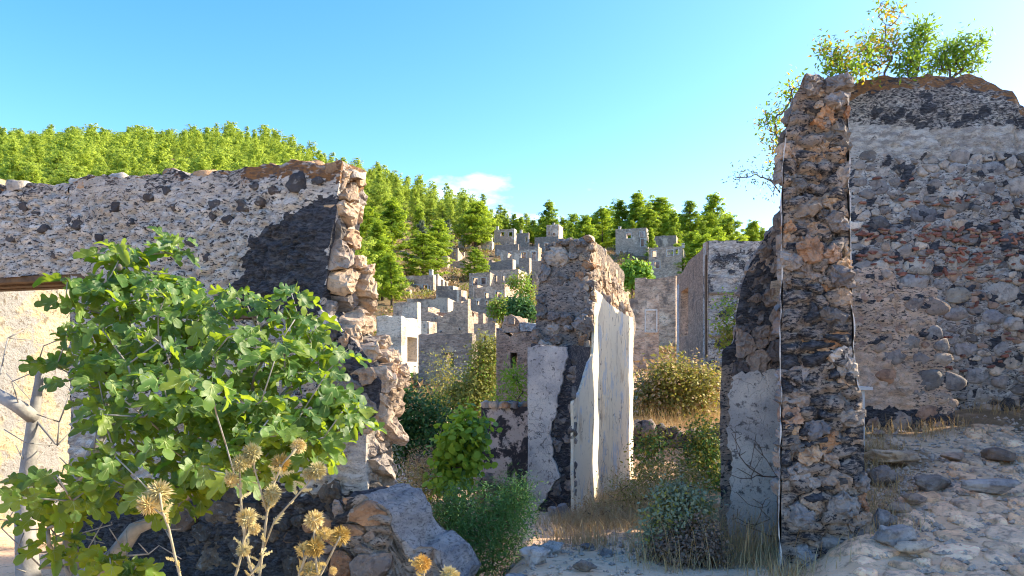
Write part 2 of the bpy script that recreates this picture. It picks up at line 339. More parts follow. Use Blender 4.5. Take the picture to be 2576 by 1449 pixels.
# ground: dirt near, dry scrub further up
k = NT('ground_dirt'); n0 = k.noise(0.35, 5, 0.6); n1 = k.noise(2.3, 6, 0.65); n2 = k.noise(14, 6, 0.7); n3 = k.noise(60, 4, 0.65)
c = k.mix(k.step(n1, 0.38, 0.62), (0.70, 0.44, 0.25), (0.80, 0.54, 0.335))
c = k.mix(k.math('MULTIPLY', k.step(n2, 0.53, 0.64), 0.6), c, (0.16, 0.10, 0.06))
c = k.mix(k.step(n0, 0.54, 0.62), c, (0.22, 0.145, 0.075))
c = k.mix(k.math('MULTIPLY', k.step(n3, 0.60, 0.68), 0.7), c, (0.42, 0.39, 0.35))
k.bump(k.math('ADD', n2, k.math('MULTIPLY', n3, 0.6)), 0.7, 0.03); M_DIRT = k.base(c)
k = NT('hillside_earth'); n0 = k.noise(0.06, 5, 0.6); n1 = k.noise(0.4, 6, 0.65); n2 = k.noise(2.2, 5, 0.7)
c = k.mix(k.step(n1, 0.38, 0.62), (0.25, 0.16, 0.085), (0.14, 0.12, 0.055)); c = k.mix(k.math('MULTIPLY', k.step(n2, 0.5, 0.62), 0.7), c, (0.085, 0.07, 0.04))
c = k.mix(k.step(n0, 0.5, 0.6), c, (0.20, 0.145, 0.085)); k.bump(k.math('ADD', n1, n2), 1.0, 0.3); M_HILL = k.base(c)

# ------------------------------------------------------------------ terrain
# columns: bearing given as photo column, rows: distance -> height of the ground
TERR = {
 -1500: [(1, 0), (7, 0), (16, .5), (32, 4), (60, 12), (100, 26), (180, 54), (260, 84), (330, 106), (420, 112), (700, 90)],
 -300: [(1, -.1), (7, -.1), (16, .2), (32, 2.5), (60, 9), (100, 22), (140, 35), (180, 48), (220, 61), (260, 74), (330, 94), (420, 98), (700, 80)],
 300: [(1, -.1), (7, -.15), (16, 0), (32, 2), (60, 8), (100, 21), (140, 33), (180, 47), (220, 60), (260, 73), (320, 92), (360, 95), (480, 86), (700, 60)],
 640: [(1, -.1), (7, -.3), (16, -.3), (32, 1), (60, 6), (100, 17), (140, 29), (180, 42), (220, 57), (260, 72), (310, 91), (350, 91), (700, 50)],
 900: [(1, 0), (5, -.2), (7, -.6), (12, -.8), (16, -.7), (22, -.3), (32, .2), (45, 1.8), (70, 5.3), (100, 12.5), (140, 24), (180, 37), (220, 50), (260, 62), (300, 75), (340, 72), (700, 40)],
 1150: [(1, .1), (5, -.1), (7, -.6), (12, -.8), (16, -.6), (22, -.2), (32, .3), (45, 1.8), (70, 5.3), (100, 10.8), (140, 20), (180, 31), (220, 43), (265, 55), (320, 48), (700, 20)],
 1350: [(1, .2), (5.3, .2), (7, .05), (9, -.15), (12, -.3), (16, -.2), (22, .2), (32, .6), (45, 2), (70, 5.5), (100, 11), (140, 20), (180, 29.5), (220, 38.5), (235, 40), (300, 30), (700, 10)],
 1600: [(1, .2), (5.3, .2), (7, .08), (9, -.1), (12, -.3), (14.6, -.4), (15.3, .45), (18, .55), (22, .9), (32, 2), (45, 3.4), (70, 7), (100, 12.8), (140, 22.5), (160, 26.5), (185, 27.5), (260, 15), (700, 5)],
 1850: [(1, .2), (5.3, .2), (7, .0), (9, -.05), (12, -.2), (14.6, -.3), (15.3, .45), (18, .6), (22, 1.2), (32, 2.3), (45, 3.6), (70, 7), (100, 12), (140, 20.5), (170, 24), (260, 12), (700, 0)],
 1990: [(1, .2), (5.3, .22), (7, .0), (9, 0), (16, .5), (22, 1.3), (32, 2.4), (45, 3.6), (70, 7), (100, 11), (140, 16), (170, 18), (260, 10), (700, 0)],
 2190: [(1, .2), (4, .28), (5.3, .44), (7, .76), (9, 1.14), (12, 1.4), (16, 1.8), (22, 2.2), (45, 4), (100, 8), (170, 8), (700, 0)],
 2576: [(1, .2), (4, .30), (5.3, .50), (7, .80), (9, 1.14), (12, 1.4), (22, 2.2), (45, 4), (100, 6), (700, 0)],
 4200: [(1, .2), (4, .3), (7, .7), (12, 1.2), (45, 2), (100, 3), (700, 0)],
}
_cols = sorted(TERR); _az = np.array([math.atan((c-CU)/F) for c in _cols])
BACK = [(1, 0), (12, -.2), (45, -1), (150, -3), (700, -8)]
_AZ = np.concatenate([[-math.pi, -2.0], _az, [2.0, math.pi]])
_TB = [BACK, BACK]+[TERR[c] for c in _cols]+[BACK, BACK]
def ground(x, y):
    x = np.atleast_1d(np.asarray(x, float)); y = np.atleast_1d(np.asarray(y, float))
    R = np.hypot(x, y); az = np.arctan2(x, y)
    Yc = np.clip(R*np.cos(np.clip(az, -1.1, 1.0)), 0.5, 690)
    Z = np.stack([np.interp(Yc, [a for a, _ in t], [b for _, b in t]) for t in _TB], 0)
    j = np.clip(np.searchsorted(_AZ, az)-1, 0, len(_AZ)-2)
    f = np.clip((az-_AZ[j])/(_AZ[j+1]-_AZ[j]), 0, 1); f = f*f*(3-2*f)
    i = np.arange(len(x)); z = Z[j, i]*(1-f)+Z[j+1, i]*f
    p = np.stack([x, y, np.zeros_like(x)], 1)
    z = z+fbm(p*1.7, 4, 3)*0.05*np.clip(R/4, 0, 1)+fbm(p*0.35, 3, 9)*np.clip((R-10)/40, 0, 1)*0.5+fbm(p*0.05, 4, 5)*np.clip((R-60)/150, 0, 1)*2.2
    return z
def gz(x, y): return float(ground(x, y)[0])
Rr = np.geomspace(0.6, 690, 250)
Aa = np.concatenate([np.linspace(-math.pi, -0.75, 40)[:-1], np.linspace(-0.75, 0.75, 300), np.linspace(0.75, math.pi, 40)[1:]])
gR, gA = np.meshgrid(Rr, Aa, indexing='ij')
gx = (gR*np.sin(gA)).ravel(); gy = (gR*np.cos(gA)).ravel(); gzz = ground(gx, gy)
nA = len(Aa); ii = np.arange(len(Rr)-1)[:, None]*nA+np.arange(nA-1)[None]
Fq = np.stack([ii, ii+1, ii+nA+1, ii+nA], -1).reshape(-1, 4)
fm = (np.hypot(gx, gy)[Fq[:, 0]] > 30).astype(int)
V = np.stack([gx, gy, gzz], 1)
terr = put('ground', V, Fq[:, ::-1].copy(), [M_DIRT, M_HILL], None, True, fmat=fm)
tag(terr, kind='structure')

# ------------------------------------------------------------------ masonry tools
D1 = np.array([0.952, -0.306, 0]); D2 = np.array([0.306, 0.952, 0]); UP = np.array([0, 0, 1.0])
def grid_faces(n, m, flip=False, off=0):
    i = np.arange(n-1)[:, None]*m+np.arange(m-1)[None]+off
    f = np.stack([i, i+m, i+m+1, i+1], -1).reshape(-1, 4)
    return f[:, ::-1] if flip else f
def body(name, O, ex, ez_thick, Lf, Rf, zb, zt, thick, mat, parent, res=0.05, amp=0.03, pit=0.0, mask=None, seed=0, pscale=7.0, top_rough=0.05, ztt=None, fade=(1, 1, 1)):
    """a ruined wall body: front, back, top and both ends, ragged edges, rough faces. ex along the wall, ez_thick away from the viewer"""
    O = np.asarray(O, float)
    zbf = zb if callable(zb) else (lambda s_: zb)
    zlow = zb if not callable(zb) else min(zb(q) for q in np.linspace(-9, 9, 200))
    smin = min(Lf(z) for z in np.linspace(zlow, 8, 40)); smax = max(Rf(z) for z in np.linspace(zlow, 8, 40))
    ns = max(4, int((smax-smin)/res)); nz = max(4, int((max(zt(s) for s in np.linspace(smin, smax, 30))-zlow)/res)); ntk = max(3, int(thick/res))
    fs = np.linspace(0, 1, ns); fz = np.linspace(0, 1, nz); ft = np.linspace(0, 1, ntk)
    def pos(a, b, t):
        """a,b,t arrays 0..1 -> local s, thickness, z"""
        s = smin+(smax-smin)*a
        for _ in range(3):
            lo = np.interp(s, ss, zbs); hi = np.interp(s, ss, zz)
            if ztt is not None: hi = hi+np.array([ztt(q) for q in t.ravel()*thick])
            z = lo+(hi-lo)*b
            L = np.interp(z, zl, LL); R = np.interp(z, zl, RR); s = L+(R-L)*a
        return s, t*thick, z
    ss = np.linspace(smin-.1, smax+.1, 900); zbs = np.array([zbf(q) for q in ss]); zz = np.array([zt(s) for s in ss])
    zz = zz+fbm(np.stack([ss*7, ss*0, ss*0+seed], 1), 4, seed+5)*top_rough
    zl = np.linspace(zlow, zz.max()+.1, 300); LL = np.array([Lf(z) for z in zl]); RR = np.array([Rf(z) for z in zl])
    Vs, Fs, Ms, off = [], [], [], 0
    def patch(A, B, Tt, flip, front=False):
        nonlocal off
        n, m = A.shape
        s, t, z = pos(A.ravel(), B.ravel(), Tt.ravel())
        P = O[None]+ex[None]*s[:, None]+ez_thick[None]*t[:, None]; P[:, 2] = z
        P = P+vec_noise(P, 3.5, amp, 4, seed)
        mk = np.zeros((len(P), 3))
        edge = np.clip(np.minimum.reduce([A if fade[0] else A*0+1, 1-A if fade[1] else A*0+1, 1-B if fade[2] else A*0+1]).ravel()*12, 0, 1)
        if front and pit:
            q = np.stack([s*pscale, z*pscale*1.9], 1)+fbm(P*4, 2, seed+8)[:, None]*0.8
            d1, d2, idd = worley(q, seed)
            hgt = (sstep(d2-d1, 0.03, 0.35)-0.5)*(0.6+0.8*idd)+0.8*fbm(P*np.array([9, 9, 16]), 4, seed+2)
            P = P-ez_thick[None]*(hgt*pit*edge)[:, None]
            mk[:, 0] = np.where(idd > 0.80, 0.42*sstep(d2-d1, .05, .3), 0.0)
        if mask is not None: mk = np.clip(mk+mask(s, z, t, P), 0, 1)
        Vs.append(P); Fs.append(grid_faces(n, m, flip, off)); Ms.append(mk); off += n*m
    A, B = np.meshgrid(fs, fz, indexing='ij')
    patch(A, B, A*0, False, True)
    cA, cB = np.meshgrid(np.linspace(0, 1, max(4, ns//3)), np.linspace(0, 1, max(4, nz//3)), indexing='ij')
    patch(cA, cB, cA*0+1, True)
    A, Tt = np.meshgrid(fs, ft, indexing='ij'); patch(A, A*0+1, Tt, False)
    if callable(zb): patch(A, A*0, Tt, True)
    B, Tt = np.meshgrid(fz, ft, indexing='ij'); patch(B*0, B, Tt, False); patch(B*0+1, B, Tt, True)
    return put(name, np.concatenate(Vs), np.concatenate(Fs), mat, parent, True, {'mk': np.concatenate(Ms)})
def rag(z, sd=0, a=.03): return a*(math.sin(z*7.1+sd)+.7*math.sin(z*17.3+sd*2.1)+.5*math.sin(z*41.7+sd*3.3)+.4*math.sin(z*83+sd))
def curve(pts):
    xs = [p[0] for p in pts]; ys = [p[1] for p in pts]
    return lambda x: float(np.interp(x, xs, ys))

def pack(inside, bb, sizes, asp=1.5, fixed=(), slack=0.86, seed=0):
    """dart-throw stones, large first. returns [s, h, r] with r the half width"""
    rg = np.random.default_rng(seed); st = [list(f) for f in fixed]
    for r, n in sizes:
        xs = rg.uniform(bb[0], bb[1], n); hs_ = rg.uniform(bb[2], bb[3], n); rs = r*rg.uniform(.8, 1.25, n)
        for x, h, rr in zip(xs, hs_, rs):
            if not inside(x, h): continue
            if st:
                a = np.asarray(st); d = np.hypot(a[:, 0]-x, (a[:, 1]-h)*asp)
                if np.any(d < slack*(a[:, 2]+rr)): continue
            st.append([x, h, rr])
    return st
def cells(st, asp=1.5, k=1.45, joint=0.012):
    a = np.asarray(st, float); out = []
    P = np.stack([a[:, 0], a[:, 1]*asp], 1); R = a[:, 2]
    for i in range(len(a)):
        d = np.hypot(*(P-P[i]).T); nb = np.argsort(d)[1:22]
        ang = np.linspace(0, 2*math.pi, 15)[:-1]+i
        wob = 1+0.13*np.sin(ang*3+i*1.7)+0.10*np.sin(ang*2+i*2.9)
        poly = [(P[i, 0]+math.cos(t)*R[i]*k*w_, P[i, 1]+math.sin(t)*R[i]*k*w_) for t, w_ in zip(ang, wob)]
        for j in nb:
            dj = d[j]
            if dj > (R[i]+R[j])*3: continue
            nx, ny = (P[j]-P[i])/dj; off = (dj*dj+R[i]**2-R[j]**2)/(2*dj)
            c0 = nx*P[i, 0]+ny*P[i, 1]+off-joint
            new = []
            for q in range(len(poly)):
                p1, p2 = poly[q], poly[(q+1) % len(poly)]
                a1, a2 = nx*p1[0]+ny*p1[1]-c0, nx*p2[0]+ny*p2[1]-c0
                if a1 <= 0: new.append(p1)
                if a1*a2 < 0:
                    t = a1/(a1-a2); new.append((p1[0]+t*(p2[0]-p1[0]), p1[1]+t*(p2[1]-p1[1])))
            poly = new
            if len(poly) < 3: break
        if len(poly) >= 3: out.append((i, np.array([(x, y/asp) for x, y in poly])))
    return out
def chaikin(p, it=2):
    for _ in range(it):
        q = np.roll(p, -1, 0); p = np.stack([p*0.78+q*0.22, p*0.22+q*0.78], 1).reshape(-1, 2)
    return p
def resample(p, n):
    q = np.concatenate([p, p[:1]]); d = np.r_[0, np.cumsum(np.hypot(*np.diff(q, axis=0).T))]
    t = np.linspace(0, d[-1], n+1)[:-1]
    return np.stack([np.interp(t, d, q[:, 0]), np.interp(t, d, q[:, 1])], 1)
def stone_geo(poly, depth, bulge, n=12, rings=3, amp=0.012, seed=0, it=1):
    """a broken field stone: angular outline, a few fracture planes, rough skin"""
    rg = np.random.default_rng(seed+7)
    p = chaikin(poly, it); p = resample(p, n); c = p.mean(0)
    if n >= 16: p = c+(p-c)*(1+rg.normal(0, .035, n))[:, None]
    ext = max(np.ptp(p[:, 0]), np.ptp(p[:, 1]), .02)
    prof = {3: [(1.0, -depth), (1.0, .15*bulge), (.86, .80*bulge), (.45, 1.0*bulge)],
            5: [(1.0, -depth), (1.03, -.15*bulge), (1.0, .30*bulge), (.90, .74*bulge), (.72, .95*bulge), (.46, 1.05*bulge), (.22, 1.05*bulge)]}[rings]
    V = []
    for sc, h in prof: V += [(c[0]+(x-c[0])*sc, c[1]+(y-c[1])*sc, h) for x, y in p]
    V.append((c[0], c[1], bulge*1.05)); V = np.array(V)
    for _ in range(3 if rings == 5 else 2):
        a = rg.uniform(0, 6.28); sl = rg.uniform(.35, 1.0)*bulge*2/ext; o = rg.uniform(.62, 1.0)*bulge
        pl = o-sl*((V[:, 0]-c[0])*math.cos(a)+(V[:, 1]-c[1])*math.sin(a)); V[n:, 2] = np.minimum(V[n:, 2], np.maximum(pl[n:], -depth*.5))
    V = V+vec_noise(V+seed*3.7, 2.4/ext, amp*1.5, 3, seed)
    if rings == 5: V = V+vec_noise(V+seed*1.1, 8/ext, amp*1.1, 2, seed+3)+vec_noise(V+seed*1.7, 45, .004, 2, seed+5)
    Fc = []
    for r in range(len(prof)-1):
        for i in range(n):
            j = (i+1) % n; Fc.append((r*n+i, r*n+j, (r+1)*n+j, (r+1)*n+i))
    t = (len(prof)-1)*n
    for i in range(n): Fc.append((t+i, t+(i+1) % n, t+n))
    return V, Fc
GREYS = [(0.22, 0.205, 0.195), (0.17, 0.16, 0.155), (0.27, 0.25, 0.23), (0.13, 0.125, 0.12), (0.31, 0.28, 0.25), (0.25, 0.205, 0.17), (0.30, 0.24, 0.19)]
TANS = [(0.34, 0.275, 0.21), (0.29, 0.235, 0.18), (0.38, 0.32, 0.25), (0.26, 0.225, 0.195), (0.34, 0.25, 0.175)]
RUSTS = [(0.32, 0.20, 0.12), (0.29, 0.175, 0.11), (0.34, 0.24, 0.15)]
def lay(parent, O, ex, en, st, surf, colors, mat, asp=1.5, depth=0.05, bulge=(0.02, 0.06), proud=(0, 0.02), n=12, rings=3, amp=0.012,
        seed=0, name='stone', joint=0.012, smooth=True, limit=300, fixedcol=None, k=2.1, it=1, hole=0.0, nfix=0, clip=None):
    """stones on a surface; surf(s,h) gives the offset of the surface along en"""
    rg = np.random.default_rng(seed); O = np.asarray(O, float); cl = [c for c in cells(st, asp, k, joint) if hole == 0 or rg.random() > hole or c[0] < nfix]
    cl.sort(key=lambda c: -st[c[0]][2]); rest = MB(); rc = []
    for q, (i, poly) in enumerate(cl):
        b = rg.uniform(*bulge)*min(1.6, st[i][2]/0.10+.25); pr = rg.uniform(*proud)
        if clip:
            poly = poly.copy(); hm = st[i][1]
            if clip[2] is not None: poly[:, 1] = np.minimum(poly[:, 1], clip[2](st[i][0])+rg.uniform(-.01, .03))
            lo = np.array([clip[0](h) for h in poly[:, 1]]); hi = np.array([clip[1](h) for h in poly[:, 1]])
            poly[:, 0] = np.clip(poly[:, 0], lo+rg.uniform(-.012, .012), hi+rg.uniform(-.012, .012))
            if np.ptp(poly[:, 0]) < .02 or np.ptp(poly[:, 1]) < .02: continue
        V, Fc = stone_geo(poly, depth, b, n, rings, amp*min(1.5, st[i][2]/.1+.3), seed*97+i, it)
        off = surf(st[i][0], st[i][1])+pr
        W = O[None]+ex[None]*V[:, :1]+UP[None]*V[:, 1:2]+en[None]*(V[:, 2:3]+off)
        if fixedcol and i in fixedcol: c = fixedcol[i]
        else: c = colors(st[i][0], st[i][1], rg)
        if q < limit: put(name, W, Fc, mat, parent, smooth and rings == 3, own=True, color=c)
        else: rest.add(W, Fc)
    if rest.n:
        o = rest.build('small_stones', mat, parent, smooth=smooth); o['kind'] = 'stuff'; o.color = (0.2, 0.19, 0.18, 1)
def pick(pal, rg, j=0.12):
    c = np.array(pal[rg.integers(len(pal))])*rg.uniform(1-j, 1+j); return tuple(c)

def poly_mask(s, z, poly):
    """rough inside test (signed, soft) by even-odd rule"""
    inside = np.zeros(len(s), bool); n = len(poly)
    for i in range(n):
        x1, y1 = poly[i]; x2, y2 = poly[(i+1) % n]
        cnd = ((y1 > z) != (y2 > z)) & (s < (x2-x1)*(z-y1)/((y2-y1) if y2 != y1 else 1e-9)+x1); inside ^= cnd
    return inside.astype(float)

def line_s(A, d, u):
    """distance along a plan line where it crosses photo column u"""
    t = (u-CU)/F; return (t*A[1]-A[0])/(d[0]-t*d[1])
def on_line(A, d, u, v):
    s = line_s(A, d, u); Y = A[1]+d[1]*s; return s, zv(v, Y)

# ------------------------------------------------------------------ 1 left wall with doorway
A = np.array([at_z(860, 6.0), 6.0, 0.0])
sL = lambda u: line_s(A, D1, u)
topL = curve([on_line(A, D1, u, v) for u, v in [(-700, 480), (0, 468), (100, 463), (200, 452), (260, 440), (300, 446), (430, 434), (450, 442), (560, 432), (650, 424), (700, 412), (760, 408), (800, 405), (850, 412)]]+[(0.3, zv(430, 6)), (1, 3.0)])
_re = [(862, 405), (852, 470), (835, 600), (818, 700), (808, 775), (838, 800), (885, 850), (912, 890), (955, 960), (948, 1040), (926, 1090), (920, 1180), (938, 1290), (965, 1460)]
_rz = sorted([(on_line(A, D1, u, v)[1], on_line(A, D1, u, v)[0]) for u, v in _re]); R_left = curve(_rz)
s_door = sL(176); z_lint = on_line(A, D1, 100, 694)[1]
wl = thing('ruined_wall', 'long grey ruined wall with doorway on the left, behind the fig tree', 'ruined wall', (A[0], A[1], gz(A[0], A[1])))
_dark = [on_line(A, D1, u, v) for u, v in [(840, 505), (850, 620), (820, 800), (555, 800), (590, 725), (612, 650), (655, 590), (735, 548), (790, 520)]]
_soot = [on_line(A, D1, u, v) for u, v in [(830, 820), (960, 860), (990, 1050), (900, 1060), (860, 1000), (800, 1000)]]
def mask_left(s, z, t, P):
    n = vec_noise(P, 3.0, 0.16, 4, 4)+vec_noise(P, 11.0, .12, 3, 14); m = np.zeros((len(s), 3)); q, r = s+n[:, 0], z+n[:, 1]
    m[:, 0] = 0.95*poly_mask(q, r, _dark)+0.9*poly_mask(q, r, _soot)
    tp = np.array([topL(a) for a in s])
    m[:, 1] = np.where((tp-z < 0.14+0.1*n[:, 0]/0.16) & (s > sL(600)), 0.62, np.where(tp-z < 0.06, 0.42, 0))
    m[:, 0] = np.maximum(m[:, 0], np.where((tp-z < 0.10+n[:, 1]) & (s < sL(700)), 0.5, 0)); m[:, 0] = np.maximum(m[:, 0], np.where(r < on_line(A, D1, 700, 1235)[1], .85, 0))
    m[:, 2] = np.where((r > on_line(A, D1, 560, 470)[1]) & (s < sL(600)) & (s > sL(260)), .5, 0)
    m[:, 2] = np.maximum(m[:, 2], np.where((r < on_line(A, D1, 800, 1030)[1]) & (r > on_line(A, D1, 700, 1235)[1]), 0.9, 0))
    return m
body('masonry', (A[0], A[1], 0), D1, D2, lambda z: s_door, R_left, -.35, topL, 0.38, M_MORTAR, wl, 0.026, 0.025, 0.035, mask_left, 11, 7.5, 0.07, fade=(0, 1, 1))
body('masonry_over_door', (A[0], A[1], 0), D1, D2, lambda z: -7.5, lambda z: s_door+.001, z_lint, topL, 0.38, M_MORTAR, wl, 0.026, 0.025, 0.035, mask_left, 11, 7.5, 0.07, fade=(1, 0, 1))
# broken end: rubble from the front edge to the back edge
endO = np.array([A[0], A[1], 0])
_g = curve(sorted([(zv(v, 6.2), q) for v, q in [(400, -.04), (520, -.02), (600, .10), (660, .20), (770, .20), (830, .10), (930, .05), (1100, .02), (1300, .05)]]))
surf_end = lambda t, z: R_left(z)+0.02*math.sin(z*9)+_g(z)*min(1, max(0, t/.3))
ins = lambda t, z: 0.06 < t < 0.37 and 0.2 < z < topL(0)+.02
st = pack(ins, (0, .38, .2, 3.3), [(0.12, 60), (0.085, 300), (0.055, 700)], 1.3, seed=3)
lay(wl, endO, D2, D1, st, surf_end, lambda t, z, rg: pick(TANS if rg.random() < .75 else GREYS, rg), M_STONE, 1.35, 0.13, (0.025, 0.075), (-0.035, 0.035), 20, 5, 0.02, 5, joint=0.004, hole=.04, clip=(lambda z: .035, lambda z: .38, lambda t: topL(0)-.02))
# rubble showing on the face beside the lower broken edge
zc = on_line(A, D1, 850, 800)[1]
zc2 = on_line(A, D1, 900, 1075)[1]
ins = lambda s, z: R_left(z)-0.62*(0.5+0.5*math.sin(z*2.3+1.0))-.22 < s < R_left(z)-0.01 and (zc2 < z < zc)
st = pack(ins, (-1.0, .5, .2, zc), [(0.11, 60), (0.07, 400), (0.045, 900)], 1.3, seed=4)
lay(wl, endO, D1, -D2, st, lambda s, z: 0.0, lambda s, z, rg: pick([(.10, .10, .10), (.14, .135, .13), (.18, .17, .16), (.085, .085, .09)], rg) if s < R_left(z)-.10 else pick(TANS, rg), M_STONE, 1.3, 0.05, (0.012, 0.035), (-0.015, 0.02), 16, 5, 0.014, 6, joint=.004, hole=.2, clip=(lambda z: -9, R_left, None))
insd = lambda s, z: sL(470) < s < R_left(z)-.05 and .05 < z < on_line(A, D1, 700, 1240)[1]
st = pack(insd, (-1.6, .5, .05, .7), [(0.13, 60), (0.09, 300), (0.06, 500)], 1.3, seed=14)
lay(wl, endO, D1, -D2, st, lambda s, z: -.01, lambda s, z, rg: pick([(.07, .065, .06), (.10, .085, .07), (.13, .10, .08), (.055, .055, .055)], rg), M_STONE, 1.3, 0.06, (0.02, 0.05), (-0.03, 0.02), 16, 5, 0.014, 16, joint=.006, hole=.15)
# dark stones flush in the render
fx = []
for u, v, r in [(542, 514, 17), (609, 520, 18), (655, 508, 13), (189, 559, 24), (290, 520, 17), (375, 497, 15), (746, 462, 30), (572, 553, 15), (534, 545, 12), (110, 575, 16), (60, 520, 14), (440, 520, 12), (690, 480, 14), (330, 560, 12), (480, 610, 14), (250, 600, 15), (140, 640, 14), (520, 650, 13), (30, 600, 15), (420, 480, 13), (800, 455, 12), (560, 600, 11), (640, 470, 12), (90, 540, 12)]:
    s_, z_ = on_line(A, D1, u, v); fx.append([s_, z_, r/F*6.3])
lay(wl, endO, D1, -D2, fx, lambda s, z: 0.012, lambda s, z, rg: pick([(0.045, 0.046, 0.052), (0.07, 0.07, 0.075), (0.06, 0.055, 0.055)], rg), M_STONE, 1.25, 0.06, (0.006, 0.014), (0, 0.006), 18, 3, 0.02, 8, k=1.05)
# capping stones along the top
for i, u in enumerate(np.r_[np.linspace(10, 640, 24), np.linspace(655, 850, 12)]):
    s_ = sL(u); p = endO+D1*s_+D2*rng.uniform(.05, .3); p[2] = topL(s_)+rng.uniform(-.02, .012)
    V, Fc = stone_geo(np.array([(-.09, -.06), (.09, -.07), (.1, .06), (-.08, .07)])*rng.uniform(.7, 1.4), .06, rng.uniform(.03, .07), 12, 3, .02, i+500)
    put('stone', p[None]+D1[None]*V[:, :1]+D2[None]*V[:, 1:2]+UP[None]*V[:, 2:3], Fc, M_STONE, wl, True, own=True, color=pick([(0.30, 0.20, 0.12), (0.3, 0.29, 0.27), (0.36, 0.34, 0.31), (0.26, 0.17, 0.10)], rng))
# lintel timbers over the doorway
for i, (du, h) in enumerate([(0, .05), (.17, .06), (.34, .05)]):
    b = MB(); c = endO+D1*(s_door-1.55)+D2*(0.07+du); c[2] = z_lint-.02-.01*i
    b.box(c, D1, D2, UP, 3.4, .13, h); b.build('lintel_timber', M_WOOD, wl)
# timber slot line in the face
b = MB(); s1, z1 = on_line(A, D1, 575, 797); s2, z2 = on_line(A, D1, 790, 795); c = endO+D1*(s1+s2)/2-D2*.004; c[2] = z1
b.box(c, D1, D2, UP, s2-s1, .06, .035); b.build('tie_beam', M_WOOD, wl)

# inner room wall seen through the doorway, in the sun
p0 = at(-120, 930, 7.75); p0[2] = 0
wi = thing('inner_wall', 'yellow plastered inner wall seen through the doorway at the left edge', 'ruined wall', (p0[0], p0[1], gz(p0[0], p0[1])))
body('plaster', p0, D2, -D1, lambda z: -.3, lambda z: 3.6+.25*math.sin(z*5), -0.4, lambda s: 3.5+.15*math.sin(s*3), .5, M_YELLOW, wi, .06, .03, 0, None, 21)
b = MB(); c = p0+D2*2.0+D1*.03; c[2] = 1.0; b.box(c, D2, D1, UP, .8, .1, .06); b.build('ledge_timber', M_WOOD, wi)

# lumpy stub of wall under the broken end
Ab = np.array([at_z(860, 5.45), 5.45, 0.0])
stub = thing('wall_stub', 'low cracked grey stub of plastered masonry below the broken wall end', 'ruined wall', (Ab[0], Ab[1], gz(Ab[0], Ab[1])))
topS = curve(sorted([on_line(Ab, D1, u, v) for u, v in [(560, 1262), (700, 1250), (850, 1255), (905, 1262), (960, 1270), (990, 1285), (1004, 1330), (1020, 1368), (1050, 1388), (1085, 1372), (1112, 1392), (1128, 1449)]]))
def mask_stub(s, z, t, P):
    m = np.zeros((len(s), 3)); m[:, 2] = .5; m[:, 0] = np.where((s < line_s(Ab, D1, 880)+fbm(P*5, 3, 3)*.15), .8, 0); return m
body('masonry', (Ab[0], Ab[1], 0), D1, D2, lambda z: line_s(Ab, D1, 872)+.12*math.sin(z*7+1), lambda z: line_s(Ab, D1, 1125)+.03*math.sin(z*9), -.4, topS, .55, M_STUB, stub, .02, .10, .06, mask_stub, 33, 6, .08)
ins = lambda s, z: line_s(Ab, D1, 800) < s < line_s(Ab, D1, 935) and zv(1420, 5.4) < z < topS(s)-.02
st = pack(ins, (-1, 1, 0, 1), [(0.09, 40), (0.06, 300), (0.04, 300)], 1.3, seed=41)
lay(stub, (Ab[0], Ab[1], 0), D1, -D2, st, lambda s, z: 0, lambda s, z, rg: pick([(0.2, 0.13, .09), (0.16, .15, .15), (.12, .115, .115), (.24, .17, .12)], rg), M_STONE, 1.3, .05, (.015, .04), (-.01, .02), 16, 5, .014, 9, hole=.2, clip=(lambda z: -9, lambda z: 9, topS))

# ------------------------------------------------------------------ 2 stone pillar on the right (broken end of a wall)
YP = 5.35; Pp = np.array([0, YP, 0.0]); EX = np.array([1.0, 0, 0]); EN = np.array([0, -1.0, 0]); EB = np.array([0.335, 0.942, 0])
def prof(pts, Y): return curve(sorted([(zv(v, Y), at_z(u, Y)) for v, u in pts]))
Lp = prof([(190, 2022), (215, 2012), (245, 1996), (290, 1988), (330, 1976), (380, 1968), (600, 1964), (900, 1964), (1200, 1960), (1460, 1958)], YP)
Rp = prof([(190, 2128), (215, 2136), (400, 2138), (600, 2141), (770, 2144), (830, 2150), (900, 2150), (960, 2160), (1000, 2172), (1150, 2180), (1300, 2190), (1400, 2206), (1460, 2214)], YP)
pil = thing('stone_pillar', 'tall rough rubble pillar, the broken end of a wall beside the cobbled path', 'stone pillar', (at_z(2070, YP), YP, gz(at_z(2070, YP), YP)))
body('core', Pp, EX, EB, lambda z: Lp(z)+.012, lambda z: Rp(z)-.014, -.1, lambda s: zv(212, YP), 1.4, M_CORE, pil, .018, .03, .07, lambda s, z, t, P: np.stack([np.where(fbm(P*np.array([7, 7, 11]), 3, 5) > -.05, .52, .1), s*0, s*0], 1), 51, 5.5, .05)  # dark mask paints the shade of the cavities between the stones
